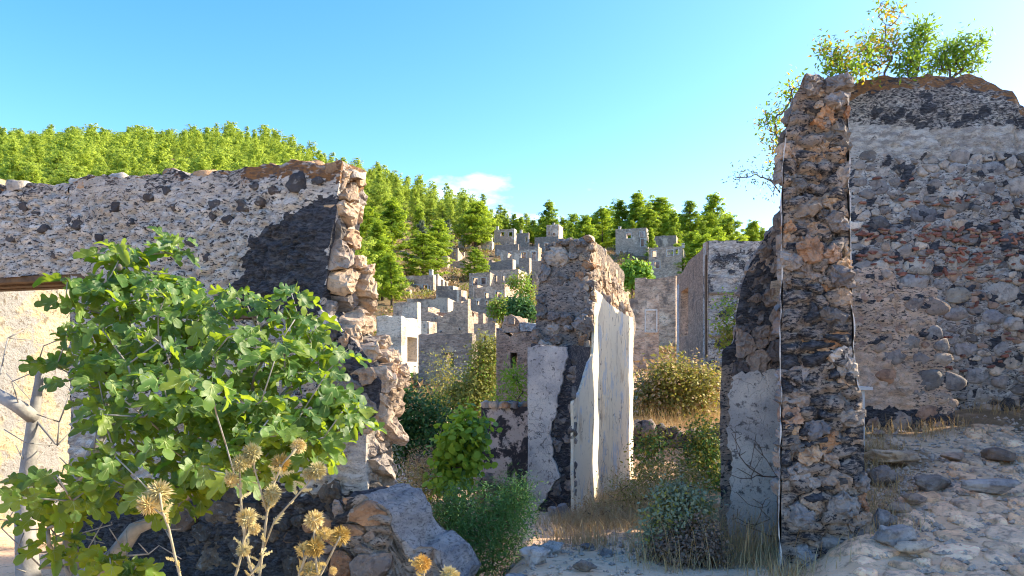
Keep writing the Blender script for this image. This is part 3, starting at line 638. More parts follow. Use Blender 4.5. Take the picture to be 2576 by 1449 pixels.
fixed = [(2095, 800, 60, (.10, .10, .105)), (2012, 945, 44, (.26, .245, .25)), (2010, 1000, 34, (.22, .19, .17)), (2118, 893, 26, (.36, .34, .32)), (2128, 1012, 40, (.17, .18, .19)), (2140, 1052, 34, (.24, .22, .20)), (2146, 1100, 30, (.30, .24, .19)),
         (2120, 1270, 46, (.22, .21, .205)), (2120, 1372, 66, (.23, .225, .22)), (2005, 1190, 40, (.21, .2, .2)), (2012, 752, 46, (.15, .15, .16)), (2088, 287, 40, (.30, .20, .13)), (2100, 255, 40, (.21, .2, .2)), (2030, 335, 42, (.17, .14, .125)),
         (2085, 412, 46, (.32, .22, .14)), (2035, 628, 44, (.26, .17, .115)), (2036, 862, 26, (.34, .22, .12)), (2000, 1050, 32, (.33, .23, .17)), (2050, 1080, 40, (.13, .13, .14)), (2030, 220, 40, (.15, .14, .135)), (2100, 222, 36, (.19, .18, .17)),
         (1998, 430, 34, (.2, .19, .185)), (2110, 470, 32, (.23, .21, .195)), (2020, 520, 50, (.2, .175, .15)), (2105, 560, 42, (.21, .20, .195)), (2090, 640, 36, (.27, .2, .16)), (2110, 700, 40, (.15, .14, .14)), (2025, 690, 40, (.24, .21, .19)), (1990, 810, 30, (.20, .16, .14)), (2020, 1300, 44, (.19, .19, .195)), (2030, 1400, 46, (.20, .205, .215)), (2060, 1180, 34, (.26, .235, .21))]
fx = [[at_z(u, YP), zv(v, YP), r/F*YP*.82] for u, v, r, c in fixed]; fcol = {i: f[3] for i, f in enumerate(fixed)}
ins = lambda s, z: Lp(z)+.03 < s < Rp(z)-.02 and .1 < z < zv(215, YP)
st = pack(ins, (1.8, 2.6, .1, 3.7), [(0.11, 200), (0.075, 500), (0.05, 600), (0.033, 500)], 1.35, fx, .84, 6)
def pc(s, z, rg):
    q = rg.random(); return pick(GREYS if q < .62 else (TANS if q < .85 else RUSTS), rg)
lay(pil, Pp, EX, EN, st, lambda s, z: 0.025*math.sin(z*5+s*7), pc, M_STONE, 1.35, .12, (.02, .06), (-.045, .03), 28, 5, .02, 12, fixedcol=fcol, joint=.005, hole=.22, nfix=len(fx), clip=(lambda z: Lp(z)+.012, lambda z: Rp(z)-.012, lambda s: zv(200, YP)))
for i, (y0, y1, zh) in enumerate([(9.6, 11.45, 3.9), (12.05, 14.4, 4.5)]):  # unseen walls added to shade the cream wall, gapped for a lit stripe
    o_ = np.array([at_z(1975, YP), YP, 0.0])+EB*((y0-YP)/EB[1]); ln = (y1-y0)/EB[1]
    body('rear_shade_wall', o_, EB, np.array([EB[1], -EB[0], 0]), lambda z: 0.03*math.sin(z*7), lambda z, ln=ln: ln+.05*math.sin(z*5), -.6, lambda s, zh=zh: zh+.12*math.sin(s*4), .5, M_CORE, pil, .08, .04, .03, None, 55+i, 7, .08)
# sunlit plaster skins along both edges of the end
for nm, prf, du, top, bot, sd in [('plaster_skin', Lp, -.002, 330, 1449, 1), ('plaster_skin', Rp, -.012, 225, 980, 2)]:
    c_ = lambda z, prf=prf, du=du: prf(z)+du
    body(nm, np.array([0, YP-.02, 0]), EX, EB, c_, lambda z, c_=c_, sd=sd: c_(z)-.010+.022*abs(math.sin(z*3.1+sd)*math.sin(z*11.3+sd)), max(.15, zv(bot, YP)), lambda s, top=top: zv(top, YP), 1.3, M_GREY, pil, .035, .016, 0, None, 60+sd, 7, .03)

# pier behind the pillar, plastered below, bare rubble above
YQ = 6.85; Qp = np.array([0, YQ, 0.0])
Lq = prof([(540, 1952), (575, 1940), (600, 1925), (640, 1905), (665, 1886), (700, 1872), (780, 1852), (862, 1846), (880, 1818), (1000, 1812), (1460, 1812)], YQ)
pier = thing('plastered_pier', 'dark narrow pier with grey plaster, just left of the tall pillar', 'ruined wall', (at_z(1890, YQ), YQ, gz(at_z(1890, YQ), YQ)))
def mask_q(s, z, t, P):
    m = np.zeros((len(s), 3)); m[:, 0] = np.where(z > zv(905, YQ)+fbm(P*6, 3, 1)*.1, .75, .25); return m
body('core', Qp, EX, EB, Lq, lambda z: at_z(2015, YQ), -.3, curve([(at_z(1925, YQ), zv(600, YQ)), (at_z(1945, YQ), zv(565, YQ)), (at_z(2015, YQ), zv(540, YQ))]), .45, M_CORE, pier, .035, .03, .03, mask_q, 71, 8, .05)
ins = lambda s, z: Lq(z)+.02 < s < at_z(1985, YQ) and zv(925, YQ) < z < zv(560, YQ)
st = pack(ins, (1.8, 2.6, 1, 3.1), [(0.12, 100), (0.08, 500), (0.05, 900)], 1.25, (), .85, 8)
lay(pier, Qp, EX, EN, st, lambda s, z: .01, lambda s, z, rg: pick([(.12, .11, .11), (.16, .14, .13), (.09, .085, .09), (.2, .17, .15)], rg), M_STONE, 1.25, .09, (.015, .05), (-.03, .02), 20, 5, .018, 14, joint=.005, hole=.15, clip=(lambda z: Lq(z), lambda z: 9, None))
body('plaster', Qp+np.array([0, -.05, 0]), EX, EB, lambda z: at_z(1832, YQ)+rag(z, 3, .02), lambda z: at_z(2000, YQ), zv(1400, YQ), lambda s: zv(938, YQ)+rag(s, 4, .025), .06, M_GREY, pier, .035, .012, 0, None, 73, 7, .05)
body('plaster', Qp+np.array([0, -.045, 0]), EX, EB, lambda z: at_z(1936, YQ)+.01*math.sin(z*21), lambda z: at_z(1962, YQ), zv(760, YQ), lambda s: zv(705, YQ), .05, M_HWHITE, pier, .03, .012, 0, None, 74, 7, .05)

# ------------------------------------------------------------------ 3 tall wall on the right, facing the viewer
YW = 9.0; Wp = np.array([0, YW, 0.0])
topW = curve([(at_z(u, YW), zv(v, YW)) for u, v in [(2080, 235), (2150, 215), (2165, 200), (2210, 192), (2440, 190), (2485, 203), (2520, 222), (2552, 232), (2562, 262), (2590, 280), (2640, 300)]]+[(6.45, 4.4), (6.7, 3.5), (14, 3.3)])
tw = thing('tall_wall', 'tall rubble wall with red brick chips and rust lichen on top, at the right', 'ruined wall', (6, YW, gz(6, YW)))
def mask_w(s, z, t, P):
    n = vec_noise(P, 2.2, .18, 4, 2); m = np.zeros((len(s), 3)); zz = z+n[:, 1]
    v = HV-(zz-EYE)*F/YW
    tp = np.array([topW(a) for a in s])
    m[:, 0] = np.where(v < 318, .50, np.where(v < 385, 0.0, .42))
    m[:, 2] = np.where((v > 312) & (v < 388), 1.0, 0)
    m[:, 1] = np.where(tp-z < .15+n[:, 0]*.7, .60, 0)
    return m
body('masonry', Wp, EX, np.array([0, 1.0, 0]), lambda z: at_z(2060, YW), lambda z: 14.0, .5, topW, .6, M_RWALL, tw, .04, .02, .035, mask_w, 81, 7.0, .05)
zl_, zh_ = zv(1036, YW), zv(395, YW)
wfix = [(2310, 670, 42, (.33, .32, .29)), (2402, 664, 28, (.27, .27, .25)), (2300, 708, 42, (.29, .28, .27)), (2368, 712, 22, (.24, .235, .23)), (2408, 742, 34, (.25, .235, .2)), (2522, 736, 48, (.34, .33, .31)), (2566, 660, 36, (.30, .295, .28)), (2498, 798, 32, (.24, .24, .25)), (2470, 650, 24, (.16, .16, .16)), (2470, 830, 24, (.30, .28, .25)),
        (2550, 815, 34, (.3, .29, .28)), (2430, 880, 34, (.27, .265, .27)), (2530, 880, 36, (.26, .26, .26)), (2550, 910, 30, (.38, .34, .29)), (2455, 945, 34, (.22, .22, .225)), (2520, 960, 30, (.24, .23, .23)), (2390, 850, 26, (.23, .235, .25)), (2345, 425, 20, (.28, .26, .24)), (2400, 425, 24, (.26, .25, .245)), (2550, 605, 34, (.07, .075, .09)), (2320, 540, 40, (.13, .13, .14)), (2210, 560, 30, (.09, .09, .095)), (2230, 437, 26, (.27, .25, .235)), (2500, 425, 36, (.2, .2, .205))]
fx = [[at_z(u, YW), zv(v, YW), r/F*YW*.9] for u, v, r, c in wfix]; fcol = {i: f[3] for i, f in enumerate(wfix)}
ins = lambda s, z: at_z(2140, YW) < s < at_z(2640, YW) and zl_ < z < zh_+.05*math.sin(s*6)
st = pack(lambda s, z: ins(s, z) and (z < zv(640, YW) or (s*7.3+z*3) % 3 < .6), (4, 6.4, zl_, zh_), [(0.14, 90), (0.10, 400)], 1.5, fx, .9, 9)
st = pack(ins, (4, 6.4, zl_, zh_), [(0.06, 900), (0.04, 2000)], 1.6, st, .9, 10)
def wc(s, z, rg):
    q = rg.random()
    if z > zv(520, YW): return pick(GREYS[:5], rg)
    return pick(GREYS+[(.33, .31, .28), (.29, .28, .26)], rg) if q < .72 else pick([(.36, .30, .24), (.40, .36, .31), (.30, .22, .17)], rg)
lay(tw, Wp, EX, EN, st, lambda s, z: .0, wc, M_STONE, 1.55, .06, (.012, .034), (-.012, .014), 18, 3, .012, 15, fixedcol=fcol, joint=.006, k=2.2, hole=.16, nfix=len(fx))
# unseen house wall added out of view on the right to shade the path
lane = thing('lane_shade_wall', 'tall rubble house wall across the lane, right of the picture', 'ruined house', (7.0, 6, gz(7.0, 6)))
body('side_wall', np.array([7.4, 2.6, 0.0]), np.array([-.09, .996, 0]), np.array([.996, .09, 0]), lambda z: 0, lambda z: 6.0, -.2, lambda s: 4.2+.15*math.sin(s*3), .6, M_RWALL, lane, .1, .04, .04, None, 86, 5, .08)
# thin red brick chips wedged between the stones
nb = 0; rg = np.random.default_rng(99)
for v0, sp, cnt in [(507, 9, 16), (452, 8, 8), (580, 12, 34), (602, 12, 36), (640, 16, 42), (660, 16, 22), (690, 12, 16), (840, 14, 14), (890, 14, 10), (775, 10, 8), (930, 12, 8)]:
    for _ in range(cnt):
        u = rg.uniform(2150, 2600); v = v0+rg.normal(0, sp*.6); ln = rg.uniform(10, 26)/F*YW; hh = rg.uniform(4.5, 8)/F*YW
        V, Fc = stone_geo(np.array([(-ln/2, -hh/2), (ln/2, -hh/2*rg.uniform(.7, 1)), (ln/2, hh/2), (-ln/2, hh/2*rg.uniform(.7, 1))]), .05, .022, 8, 3, .004, nb+900, 1)
        a_ = rg.normal(0, .12) if rg.random() < .85 else rg.uniform(-1.3, 1.3)
        x = V[:, 0]*math.cos(a_)-V[:, 1]*math.sin(a_); z = V[:, 0]*math.sin(a_)+V[:, 1]*math.cos(a_)
        W = np.stack([at_z(u, YW)+x, YW-V[:, 2]-.028, zv(v, YW)+z], 1)
        put('brick', W, Fc, M_BRICK, tw, False, own=True, color=pick([(.19, .085, .065), (.16, .075, .06), (.22, .11, .08), (.14, .08, .07)], rg)); nb += 1

# stepped remnant of a cross wall in front of the tall wall
YB = 8.2; Bp = np.array([0, YB, 0.0])
topB = curve([(at_z(u, YB), zv(v, YB)) for u, v in [(2060, 668), (2150, 672), (2248, 674), (2254, 705), (2275, 722), (2352, 726), (2362, 735), (2600, 735)]])
Rb = prof([(660, 2352), (740, 2358), (800, 2360), (835, 2352), (850, 2366), (890, 2372), (930, 2378), (945, 2392), (985, 2392), (1000, 2398), (1060, 2404), (1100, 2410)], YB)
bw = thing('stepped_wall', 'stepped remnant of a pinkish plastered wall in front of the tall wall', 'ruined wall', (at_z(2270, YB), YB, gz(at_z(2270, YB), YB)))
_plq = [(at_z(u, YB), zv(v, YB)) for u, v in [(2150, 880), (2215, 900), (2290, 940), (2310, 1000), (2280, 1050), (2150, 1060)]]
def mask_b(s, z, t, P):
    n = vec_noise(P, 4, .12, 4, 6); m = np.zeros((len(s), 3)); m[:, 2] = poly_mask(s+n[:, 0], z+n[:, 1], _plq)
    m[:, 0] = np.where(m[:, 2] > 0, 0, .2); m[:, 0] = np.where(z < zv(1035, YB)+n[:, 0], .7, m[:, 0]); return m
body('masonry', Bp, EX, np.array([.1, .99, 0]), lambda z: at_z(2050, YB), Rb, .5, topB, .75, M_PINK, bw, .03, .02, .03, mask_b, 91, 8, .04)
bfix = [(2345, 955, 42, (.15, .145, .14)), (2395, 960, 34, (.17, .165, .165)), (2350, 840, 26, (.2, .2, .2)), (2235, 945, 28, (.30, .19, .13)), (2372, 905, 26, (.28, .25, .22)), (2290, 862, 26, (.2, .19, .18)), (2370, 870, 22, (.25, .23, .21))]
fx = [[at_z(u, YB), zv(v, YB), r/F*YB*.85] for u, v, r, c in bfix]; fcol = {i: f[3] for i, f in enumerate(bfix)}
ins = lambda s, z: at_z(2150, YB) < s < Rb(z) and zv(1075, YB) < z < topB(s)-.04 and (poly_mask(np.array([s]), np.array([z]), _plq)[0] < .5)
st = pack(ins, (3.5, 5, .8, 2.8), [(0.10, 60), (0.065, 350), (0.045, 500)], 1.35, fx, 1.05, 22)
lay(bw, Bp, EX, EN, st, lambda s, z: -.01, lambda s, z, rg: pick([(.27, .225, .19), (.22, .19, .17), (.33, .27, .22), (.19, .175, .17), (.30, .21, .16)], rg), M_STONE, 1.35, .05, (.015, .04), (-.01, .012), 12, 3, .015, 17, fixedcol=fcol, k=1.2)

# pale lidded box peeking out behind the pillar
bx = thing('lidded_box', 'pale box with flat lid, peeking out behind the tall pillar', 'box', (at_z(2168, 7.4), 7.4, gz(at_z(2168, 7.4), 7.4)))
b = MB(); zt_ = zv(982, 7.4); z0_ = gz(at_z(2168, 7.4), 7.4); b.box((at_z(2140, 7.4), 7.4, (zt_+z0_)/2), (1, 0, 0), (0, 1, 0), UP, .17, .22, zt_-z0_); b.build('body', M_WHITE, bx)
b = MB(); b.box((at_z(2146, 7.4), 7.4, zt_+.022), (1, 0, 0), (0, 1, 0), UP, .24, .30, .03); b.build('lid', M_WHITE, bx)

# ------------------------------------------------------------------ 4 middle wall: broken rubble end, long plastered side in the sun
YC = 9.7; Cp = np.array([at_z(1440, YC), YC, 0.0]); SC = lambda u: line_s(Cp, D1, u)
mw = thing('plastered_wall', 'cream plastered wall with crumbling stone end in the middle of the gap', 'ruined wall', (Cp[0], Cp[1], gz(Cp[0], Cp[1])))
zcap = zv(868, YC)
def mask_c(s, z, t, P):
    m = np.zeros((len(s), 3)); m[:, 0] = .6; return m
body('lower_core', Cp, D1, D2, lambda z: SC(1335), lambda z: -.015, -.6, lambda s: zcap+.03*math.sin(s*9), 4.75, M_CORE, mw, .03, .010, .03, mask_c, 101, 8, .05)
# upper part, set back from the lower front
Up = Cp+D2*1.15; SU = lambda u: line_s(Up, D1, u)
Lu = curve(sorted([(zv(v, Up[1]), SU(u)) for v, u in [(580, 1392), (610, 1372), (640, 1366), (700, 1356), (760, 1350), (880, 1342)]]))
topU = curve(sorted([(SU(u), zv(v, Up[1])) for u, v in [(1340, 700), (1362, 640), (1376, 606), (1400, 604), (1425, 602), (1448, 600), (1470, 596)]]))
body('upper_core', Up, D1, D2, Lu, lambda z: -.04+.05*math.sin(z*6), zcap-.05, topU, 4.0, M_CORE, mw, .05, .04, .03, None, 102, 8, .07, ztt=lambda t: -0.06*t if t < 2.6 else -.156-.42*(t-2.6))
ins = lambda s, z: Lu(z)-.02 < s < .0 and zcap < z < topU(s)
st = pack(ins, (-1, .2, 1.6, 3.6), [(0.14, 80), (0.10, 300), (0.065, 800), (0.04, 900)], 1.2, (), .85, 31)
lay(mw, Up, D1, -D2, st, lambda s, z: .04*math.sin(z*4), lambda s, z, rg: pick(TANS[:4]+GREYS[:3]+RUSTS[:1] if s > -.4 else GREYS, rg), M_STONE, 1.3, .12, (.03, .09), (-.08, .05), 20, 5, .022, 18, joint=.004, hole=.12, clip=(Lu, lambda z: .03, lambda s: topU(s)))
zpt_ = lambda t: zv(float(np.interp(t, [1.15, 1.25, 1.3, 2.07, 3.73, 4.75], [884, 860, 728, 758, 790, 800])), YC+.952*t)
# rubble on the right side above the plaster
zpl = lambda t: zv(735, YC+.95*t) if t < 4.7 else 0
ins = lambda t, z: 0 < t < 3.4 and zcap-.0 < z < topU(0)-.1-(0.06*t if t < 2.2 else .132+.42*(t-2.2)) and z > (zpt_(t+1.15)-.05) and z > zcap
st = pack(ins, (0, 3.4, 1.8, 3.4), [(0.14, 60), (0.09, 500), (0.06, 700)], 1.2, (), .88, 32)
lay(mw, Up, D2, D1, st, lambda t, z: -.03, lambda s, z, rg: pick(TANS+[(.44, .36, .27)], rg), M_STONE, 1.3, .07, (.01, .04), (-.02, .01), 16, 5, .014, 19, clip=(lambda z: .0, lambda z: 3.9, None))
# grey plaster on the left of the front, bare stones at the right of it
Rg_ = curve(sorted([(zv(v, YC), SC(u)) for v, u in [(870, 1425), (930, 1424), (985, 1412), (1040, 1396), (1075, 1388), (1100, 1386), (1130, 1398), (1160, 1400), (1200, 1408), (1240, 1378), (1262, 1366), (1300, 1350)]]))
body('grey_plaster', Cp-D2*.06, D1, D2, lambda z: SC(1331), lambda z: Rg_(z)+rag(z, 1, .018), zv(1292, YC), lambda s: zcap-.02, .07, M_GREY, mw, .04, .012, 0, None, 103, 7, .05)
ins = lambda s, z: Rg_(z)-.02 < s < .0 and zv(1300, YC) < z < zcap-.05
st = pack(ins, (-1, .1, -.4, 2), [(0.12, 80), (0.08, 500), (0.05, 900)], 1.35, (), .86, 33)
lay(mw, Cp, D1, -D2, st, lambda s, z: -.02, lambda s, z, rg: pick([(.15, .145, .14), (.19, .18, .17), (.23, .205, .185), (.12, .115, .115)], rg), M_STONE, 1.35, .07, (.03, .07), (-.02, .02), 18, 5, .014, 20, hole=.15, clip=(Rg_, lambda z: .03, lambda s: zcap))
# cream plaster skin on the long right side
_zp = [(-.2, 1016), (.0, 1008), (.35, 985), (.6, 950), (.89, 912), (1.1, 898), (1.2, 884), (1.25, 728), (1.4, 730), (1.75, 742), (2.07, 758), (3.0, 776), (3.73, 790), (4.75, 800)]
zpt = curve([(t, zv(v, YC+.952*t)) for t, v in _zp])
body('cream_plaster', Cp+D1*.022, D2, -D1, lambda z: -.035+rag(z, 2, .008), lambda z: 4.72+rag(z, 5, .02), -.7, zpt, .035, M_CREAM, mw, .028, .010, 0, None, 104, 7, .014)

# low sooty wall left of it
YS = 11.0; Sp = np.array([at_z(1330, YS), YS, 0.0]); SS = lambda u: line_s(Sp, D1, u)
sw = thing('low_wall', 'low soot-stained wall with flaking plaster, left of the cream plastered wall', 'ruined wall', (Sp[0], Sp[1], gz(Sp[0], Sp[1])))
body('plaster', Sp, D1, D2, lambda z: SS(1207)+.03*math.sin(z*8), lambda z: .1, -.1, lambda s: zv(1022, YS)+.03*math.sin(s*12), .5, M_SOOT, sw, .04, .025, .012, None, 111, 8, .06)
ins = lambda s, z: SS(1200) < s < 0.1 and -.9 < z < -.02
st = pack(ins, (-1, .2, -1, 0), [(.12, 50), (.07, 200)], 1.3, (), .9, 35)
lay(sw, Sp, D1, -D2, st, lambda s, z: -.05, lambda s, z, rg: pick(TANS+GREYS[:2], rg), M_STONE, 1.3, .2, (.04, .1), (-.05, .03), 12, 3, .02, 21)
for i in range(11):
    s_ = SS(1212)+i*.062; p = Sp+D1*s_+D2*rng.uniform(0, .2); p[2] = zv(1018, YS)
    V, Fc = stone_geo(np.array([(-.06, -.06), (.06, -.07), (.07, .06), (-.06, .07)])*rng.uniform(.7, 1.3), .05, rng.uniform(.03, .06), 12, 3, .02, i+700)
    put('stone', p[None]+D1[None]*V[:, :1]+D2[None]*V[:, 1:2]+UP[None]*V[:, 2:3], Fc, M_STONE, sw, True, own=True, color=pick(TANS+[(.3, .17, .09)], rng))

# dry stone terrace in the right gap
YT = 15.0; Tp = np.array([0, YT, 0.0])
tr = thing('terrace_wall', 'dark dry stone terrace wall below dry grass in the right gap', 'ruined wall', (at_z(1700, YT), YT, -.4))
body('core', Tp, EX, np.array([0, 1.0, 0]), lambda z: at_z(1560, YT), lambda z: at_z(1900, YT), -.9, lambda s: zv(1082, YT)+.1*math.sin(s*3), .6, M_CORE, tr, .08, .06, .04, mask_c, 121, 5, .12)
st = pack(lambda s, z: z < zv(1090, YT)+.1*math.sin(s*3), (at_z(1570, YT), at_z(1890, YT), -.6, .55), [(.2, 60), (.13, 300), (.08, 500)], 1.3, (), .9, 36)
lay(tr, Tp, EX, EN, st, lambda s, z: 0, lambda s, z, rg: pick([(.10, .10, .105), (.14, .135, .13), (.18, .16, .15)], rg), M_STONE, 1.3, .1, (.05, .1), (-.03, .05), 12, 3, .03, 22)

# ------------------------------------------------------------------ 5 ruined houses
def panel(name, p0, p1, zb, zt, thick, inward, openings, mat, parent, ragged=0.12, seed=0, notch=None, step=0.6):
    """one wall with real openings; p0->p1 outer face line, inward = unit vector into the house"""
    p0 = np.asarray(p0, float)[:2]; p1 = np.asarray(p1, float)[:2]; L = np.hypot(*(p1-p0)); ex = np.r_[(p1-p0)/L, 0]; inw = np.asarray(inward, float)
    cs = {0.0, L}; cz = {zb, zt}
    for a, b, c, d in openings: cs |= {max(0, a), min(L, b)}; cz |= {c, d}
    cs = sorted(cs); extra = []
    for a, b in zip(cs[:-1], cs[1:]):
        n = int((b-a)/step); extra += [a+(b-a)*(i+1)/(n+1) for i in range(n)]
    cs = sorted(cs+extra); cz = sorted(cz); nx, nz = len(cs)-1, len(cz)-1
    mid = [[not any(a-1e-6 < (cs[i]+cs[i+1])/2 < b+1e-6 and c-1e-6 < (cz[j]+cz[j+1])/2 < d+1e-6 for a, b, c, d in openings) for j in range(nz)] for i in range(nx)]
    rg = np.random.default_rng(seed); jag = rg.normal(0, ragged, nx+1); jag = np.where(rg.random(nx+1) < .05, -abs(jag)*2.5, jag)
    idx = {}; V = []; Fc = []
    def vid(i, j, k):
        if (i, j, k) not in idx:
            z = cz[j]
            if j == nz: z += jag[i]+(notch(cs[i]/L) if notch else 0)
            p = np.r_[p0, 0]+ex*cs[i]+inw*(thick if k else 0); idx[(i, j, k)] = len(V); V.append((p[0], p[1], z))
        return idx[(i, j, k)]
    ok = lambda i, j: 0 <= i < nx and 0 <= j < nz and mid[i][j]
    for i in range(nx):
        for j in range(nz):
            if not mid[i][j]: continue
            a = [(i, j), (i+1, j), (i+1, j+1), (i, j+1)]
            Fc.append([vid(*q, 0) for q in a]); Fc.append([vid(*q, 1) for q in a[::-1]])
            for (di, dj), (q, r) in {(0, -1): (0, 1), (1, 0): (1, 2), (0, 1): (2, 3), (-1, 0): (3, 0)}.items():
                if not ok(i+di, j+dj): Fc.append([vid(*a[r], 0), vid(*a[q], 0), vid(*a[q], 1), vid(*a[r], 1)])
    return put(name, V, Fc, mat, parent)
def surround(p0, p1, inward, op, parent, mat, wd=0.16, rec=True):
    p0 = np.asarray(p0, float)[:2]; p1 = np.asarray(p1, float)[:2]; ex = np.r_[(p1-p0)/np.hypot(*(p1-p0)), 0]; inw = np.asarray(inward, float); a, b, c, d = op
    m = MB(); o = np.r_[p0, 0]
    for s0, s1, z0, z1 in [(a-wd, a+.004, c+.004, d+wd), (b-.004, b+wd, c+.004, d+wd), (a+.004, b-.004, d-.004, d+wd)]:
        m.box(o+ex*(s0+s1)/2+inw*0.03+UP*(z0+z1)/2, ex, inw, UP, s1-s0, .10, z1-z0)
    fr = m.build('window_frame', mat, parent)
    m = MB(); m.box(o+ex*(a+b)/2+inw*0.01+UP*(c-wd*.3), ex, inw, UP, b-a+wd*2, .16, wd*.6); po = ORG[parent.name]
    sl = m.build('window_sill', mat, parent); sl.parent = fr
    return fr
def house(label, uL, uR, vtop, Y, uS=None, wins=(), swins=(), mats=('G', 'G'), chim=(), rot=None, dep=4.0, vbot=None, thick=0.5, rag=0.03, notch=None, vtopL=None, name='ruined_house', back=True, frames=True, group='roofless stone houses on the hillside', snotch=None):
    """roofless house placed by where its front right corner stands; measured in photo columns / rows at its distance"""
    d1, d2 = (D1, D2) if rot is None else (np.array([math.cos(rot), -math.sin(rot), 0]), np.array([math.sin(rot), math.cos(rot), 0]))
    C = np.array([at_z(uR, Y), Y, 0.0]); W = -line_s(C, d1, uL); Lc = C-d1*W
    if uS is not None: dep = line_s(C, d2, uS)
    dep = min(max(dep, 0.6), 14)
    zt = zv(vtop, Y); pts = [C, Lc, C+d2*dep, Lc+d2*dep]
    zb = min(gz(p[0], p[1]) for p in pts)-.4
    if vbot: zb = min(zb, zv(vbot, Y))
    zb = min(zb, zt-1.5)
    M = {'G': M_HGREY, 'T': M_HTAN, 'D': M_HDARK, 'W': M_HWHITE, 'B': M_HNEAR_B, 'N': M_HNEAR_G}
    h = thing(name, label, 'ruined house', (C[0], C[1], max(zb, gz(C[0], C[1]))), group)
    seed = int(abs(uL*7+vtop)) % 9999
    def conv(ops, base, d):
        out = []
        for (ua, ub, va, vb) in ops:
            a = line_s(base, d, ua); b = line_s(base, d, ub)
            if b < a: a, b = b, a
            Ym = base[1]+d[1]*(a+b)/2
            out.append((a, b, zv(vb, Ym), zv(va, Ym)))
        return out
    ops = conv(wins, Lc, d1)
    ops = [(max(.15, a), min(W-.1, b), max(zb+.05, c), min(zt-.15, d)) for a, b, c, d in ops]
    panel('front_wall', Lc, C, zb, zt, thick, d2, ops, M[mats[0]], h, rag, seed, notch)
    if frames:
        for o in ops: surround(Lc, C, d2, o, h, M_FRAME, min(.13, (o[1]-o[0])*.14))
    so = conv(swins, C, d2); so = [(max(thick+.1, a), min(dep-.05, b), c, min(d, zt-.15)) for a, b, c, d in so]
    so = [o for o in so if o[1]-o[0] > .1]
    panel('side_wall', C+d2*.003-d1*.003, C+d2*dep-d1*.003, zb, zt-.012, thick, -d1, so, M[mats[1]], h, rag, seed+1, snotch)
    if back:
        panel('side_wall', Lc+d2*.003+d1*.003, Lc+d2*dep+d1*.003, zb, zt-.012, thick, d1, [], M[mats[0]], h, rag, seed+2)
        if dep > 2.0: panel('back_wall', Lc+d2*dep+d1*.006, C+d2*dep-d1*.006, zb, zt-.25, thick, -d2, [(W*.3, W*.45, zt-1.9, zt-.7)] if W > 3.5 else [], M[mats[1]], h, rag*1.5, seed+3)
    for (ua, ub, va, vb) in chim:
        m = MB(); um = (ua+ub)/2; s = line_s(Lc, d1, um); p = Lc+d1*s+d2*.3; wd = (ub-ua)/F*Y*.85; z1 = zv(va, p[1]); zb_ = zt-.2
        m.box((p[0], p[1], (z1+zb_)/2-.1), d1, d2, UP, wd, .5, z1-zb_-.2)
        for q in (-1, 1): m.box(p+d1*q*wd*.36+UP*(z1-.16), d1, d2, UP, wd*.22, .44, .24)
        m.box(p+UP*(z1-.02), d1, d2, UP, wd*1.15, .58, .10); m.build('chimney', M_FRAME, h)
    return h
def c3(X, Y): return (1400+X/3.22)/1.5652, (700+Y/3.22)/1.5652
def c4(X, Y): return (2200+X/3.22)/1.5652, (700+Y/3.22)/1.5652
def c5(X, Y): return (1400+X/2.8975)/1.5652, (1100+Y/2.8975)/1.5652
def R_(c, x0, x1, y0, y1): a, b = c(x0, y0), c(x1, y1); return (a[0], b[0], a[1], b[1])
def H(c, label, x0, x1, ytop, Y, xs=None, wins=(), swins=(), chim=(), **kw):
    u0, v0 = c(x0, ytop); u1, _ = c(x1, ytop)
    return house(label, u0, u1, v0, Y, c(xs, 0)[0] if xs else None, [R_(c, *w_) for w_ in wins], [R_(c, *w_) for w_ in swins], chim=[R_(c, *w_) for w_ in chim], **kw)
H(c3, 'small grey house with two windows and a chimney highest up, against the pines', 1755, 2012, 645, 190, 2042, [(1840, 1888, 688, 742), (1942, 1992, 688, 742)], chim=[(1775, 1812, 618, 648)])
H(c3, 'dark house with one pale window jamb, right of the highest house', 2046, 2195, 698, 178, 2205, [(2150, 2192, 742, 818)], chim=[(2078, 2110, 664, 700)], mats=('D', 'G'))
H(c3, 'sliver of a grey gable left of the highest house', 1660, 1725, 720, 187, 1742)
H(c3, 'narrow grey house with one wide window and a tiny chimney, left end of upper row', 1302, 1448, 768, 166, 1472, [(1370, 1452, 820, 882)], chim=[(1335, 1362, 735, 770)])
H(c3, 'long low grey house with two dark windows in the upper row', 1475, 1728, 805, 166, 1755, [(1545, 1590, 850, 908), (1662, 1692, 850, 885)], mats=('G', 'W'))
H(c3, 'grey wall above a brown scrub slope, below the dark chimney house', 1768, 2062, 838, 156, 2070, mats=('D', 'G'), dep=3)
H(c3, 'small house with two windows and sunlit brown gable beside the lone round pine', 1060, 1296, 896, 150, 1388, [(1110, 1158, 950, 985), (1235, 1278, 940, 1002)], mats=('G', 'T'), snotch=lambda f: -1.4*f)
H(c3, 'broken stump of a sunlit wall at the foot of the big pine', 1090, 1165, 990, 136, 1200, mats=('D', 'T'), dep=2, back=False)
H(c3, 'wide house with three arched windows in the middle of the slope', 1850, 2318, 905, 140, 2398, [(1928, 1980, 945, 1012), (2095, 2160, 945, 1036), (2232, 2292, 940, 1050), (1800, 1840, 960, 1025)], mats=('G', 'T'), snotch=lambda f: -.8*f)
H(c3, 'dark sloping wall with a white broken end below the wide house', 1690, 1990, 1030, 126, 2030, mats=('D', 'W'), notch=lambda f: -.5*(1-f), dep=3)
H(c3, 'tall dark slab of wall with a thin sunlit right edge', 2072, 2200, 1012, 122, 2230, mats=('D', 'W'), dep=3)
